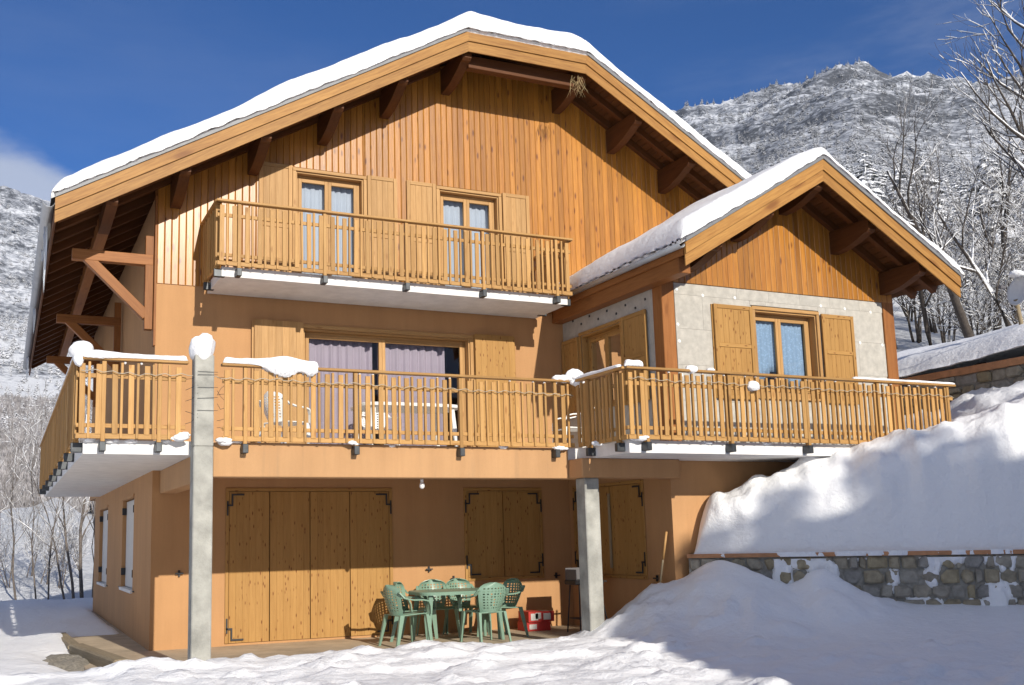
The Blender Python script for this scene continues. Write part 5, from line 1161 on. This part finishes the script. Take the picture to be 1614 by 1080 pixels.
# far woods as one mass each
def wood_mass(name, label, n, azr, rr_, seed, hfun, var=4, dens_fn=None, mat='far_wood', tb=(7, 7)):
    rg = np.random.default_rng(seed); protos = [spruce_arrays(random.Random(seed+i), 1., .30, *tb) for i in range(var)]
    shr = []
    for i in range(3):     # leafless crowns
        r2 = random.Random(seed+50+i); V = []; F = []
        for b in range(34):
            a = r2.random()*6.2832; s = r2.uniform(.1, .42); z1 = r2.uniform(.55, 1.); p = len(V); w_ = .008+.014*r2.random(); c, q = math.cos(a), math.sin(a)
            V += [(c*s*.25-q*w_, q*s*.25+c*w_, .05+.3*r2.random()), (c*s*.25+q*w_, q*s*.25-c*w_, .1+.3*r2.random()), (c*s, q*s, z1), (c*s+.03*q, q*s-.03*c, z1-.10)]; F += [(p, p+1, p+2), (p+1, p+3, p+2)]
        shr.append((np.array(V), np.array(F)))
    az = rg.uniform(*azr, n); r = np.exp(rg.uniform(math.log(rr_[0]), math.log(rr_[1]), n)); x, y, z = hill_z(az, r)
    keep = np.ones(n, bool) if dens_fn is None else dens_fn(az, r, x, y, rg)
    VV = []; FF = []; off = 0
    for i in np.nonzero(keep)[0]:
        con = rg.random() < hfun(r[i])[1]; V, F = (protos if con else shr)[rg.integers(0, len(protos) if con else 3)]
        h = hfun(r[i])[0]*rg.uniform(.6, 1.35); a = rg.random()*6.283; c, s = math.cos(a), math.sin(a)
        Q = V*h*np.array([1.1, 1.1, 1.]); Q = np.stack([Q[:, 0]*c-Q[:, 1]*s+x[i], Q[:, 0]*s+Q[:, 1]*c+y[i], Q[:, 2]+z[i]-.05*h], -1); VV.append(Q); FF.append(F+off); off += len(V)
    o = np_obj(name, np.concatenate(VV), np.concatenate(FF), mat, None, False); tag(o, label, 'forest', None, 'stuff')
def thin(th, sc, seed): return lambda az, r, x, y, rg: (fbm(x, y, sc, 4, seed)+rg.uniform(-.35, .35, len(x))) > th
wood_mass('forest', 'snow dusted forest covering the steep mountain behind the annex', 14500, (31, 60), (72, 1350), 11, lambda r: (2.3+r*.0030, 1.), dens_fn=thin(-.2, .009, 5))
wood_mass('forest', 'sparse snowy forest on the mountain across the valley', 3000, (-3, 5), (230, 1350), 12, lambda r: (2.2+r*.003, 1.), dens_fn=thin(-.16, .008, 6))
wood_mass('spruce_wood', 'snow laden spruce wood on the near slope above the annex', 1500, (33, 60), (72, 300), 15, lambda r: (3.2+r*.012, 1.), dens_fn=thin(-.12, .03, 25), mat='needles', tb=(13, 10))
wood_mass('thicket', 'grey leafless thicket at the foot of the far mountain', 3600, (-2.5, 5), (120, 330), 13, lambda r: (1.0+r*.0045, .06), mat='twigs')

# thin mountain air
hz_ = mesh_obj('haze', [(x, y, z) for x in (-1900, 1900) for y in (-420, 2100) for z in (-60, 660)], [(0, 1, 3, 2), (4, 6, 7, 5), (0, 4, 5, 1), (2, 3, 7, 6), (0, 2, 6, 4), (1, 5, 7, 3)], 'white_paint')
hz_.data.materials.clear(); hm = bpy.data.materials.new('haze'); hm.use_nodes = True; t = hm.node_tree; t.nodes.clear()
pv = N(t, 'ShaderNodeVolumePrincipled'); pv.inputs['Density'].default_value = .00005; pv.inputs['Color'].default_value = (.42, .64, 1, 1); pv.inputs['Anisotropy'].default_value = 0.
ho = N(t, 'ShaderNodeOutputMaterial'); t.links.new(pv.outputs[0], ho.inputs['Volume']); hz_.data.materials.append(hm)
tag(hz_, 'thin bluish mountain air between the house and the far slopes', 'haze', None, 'stuff')
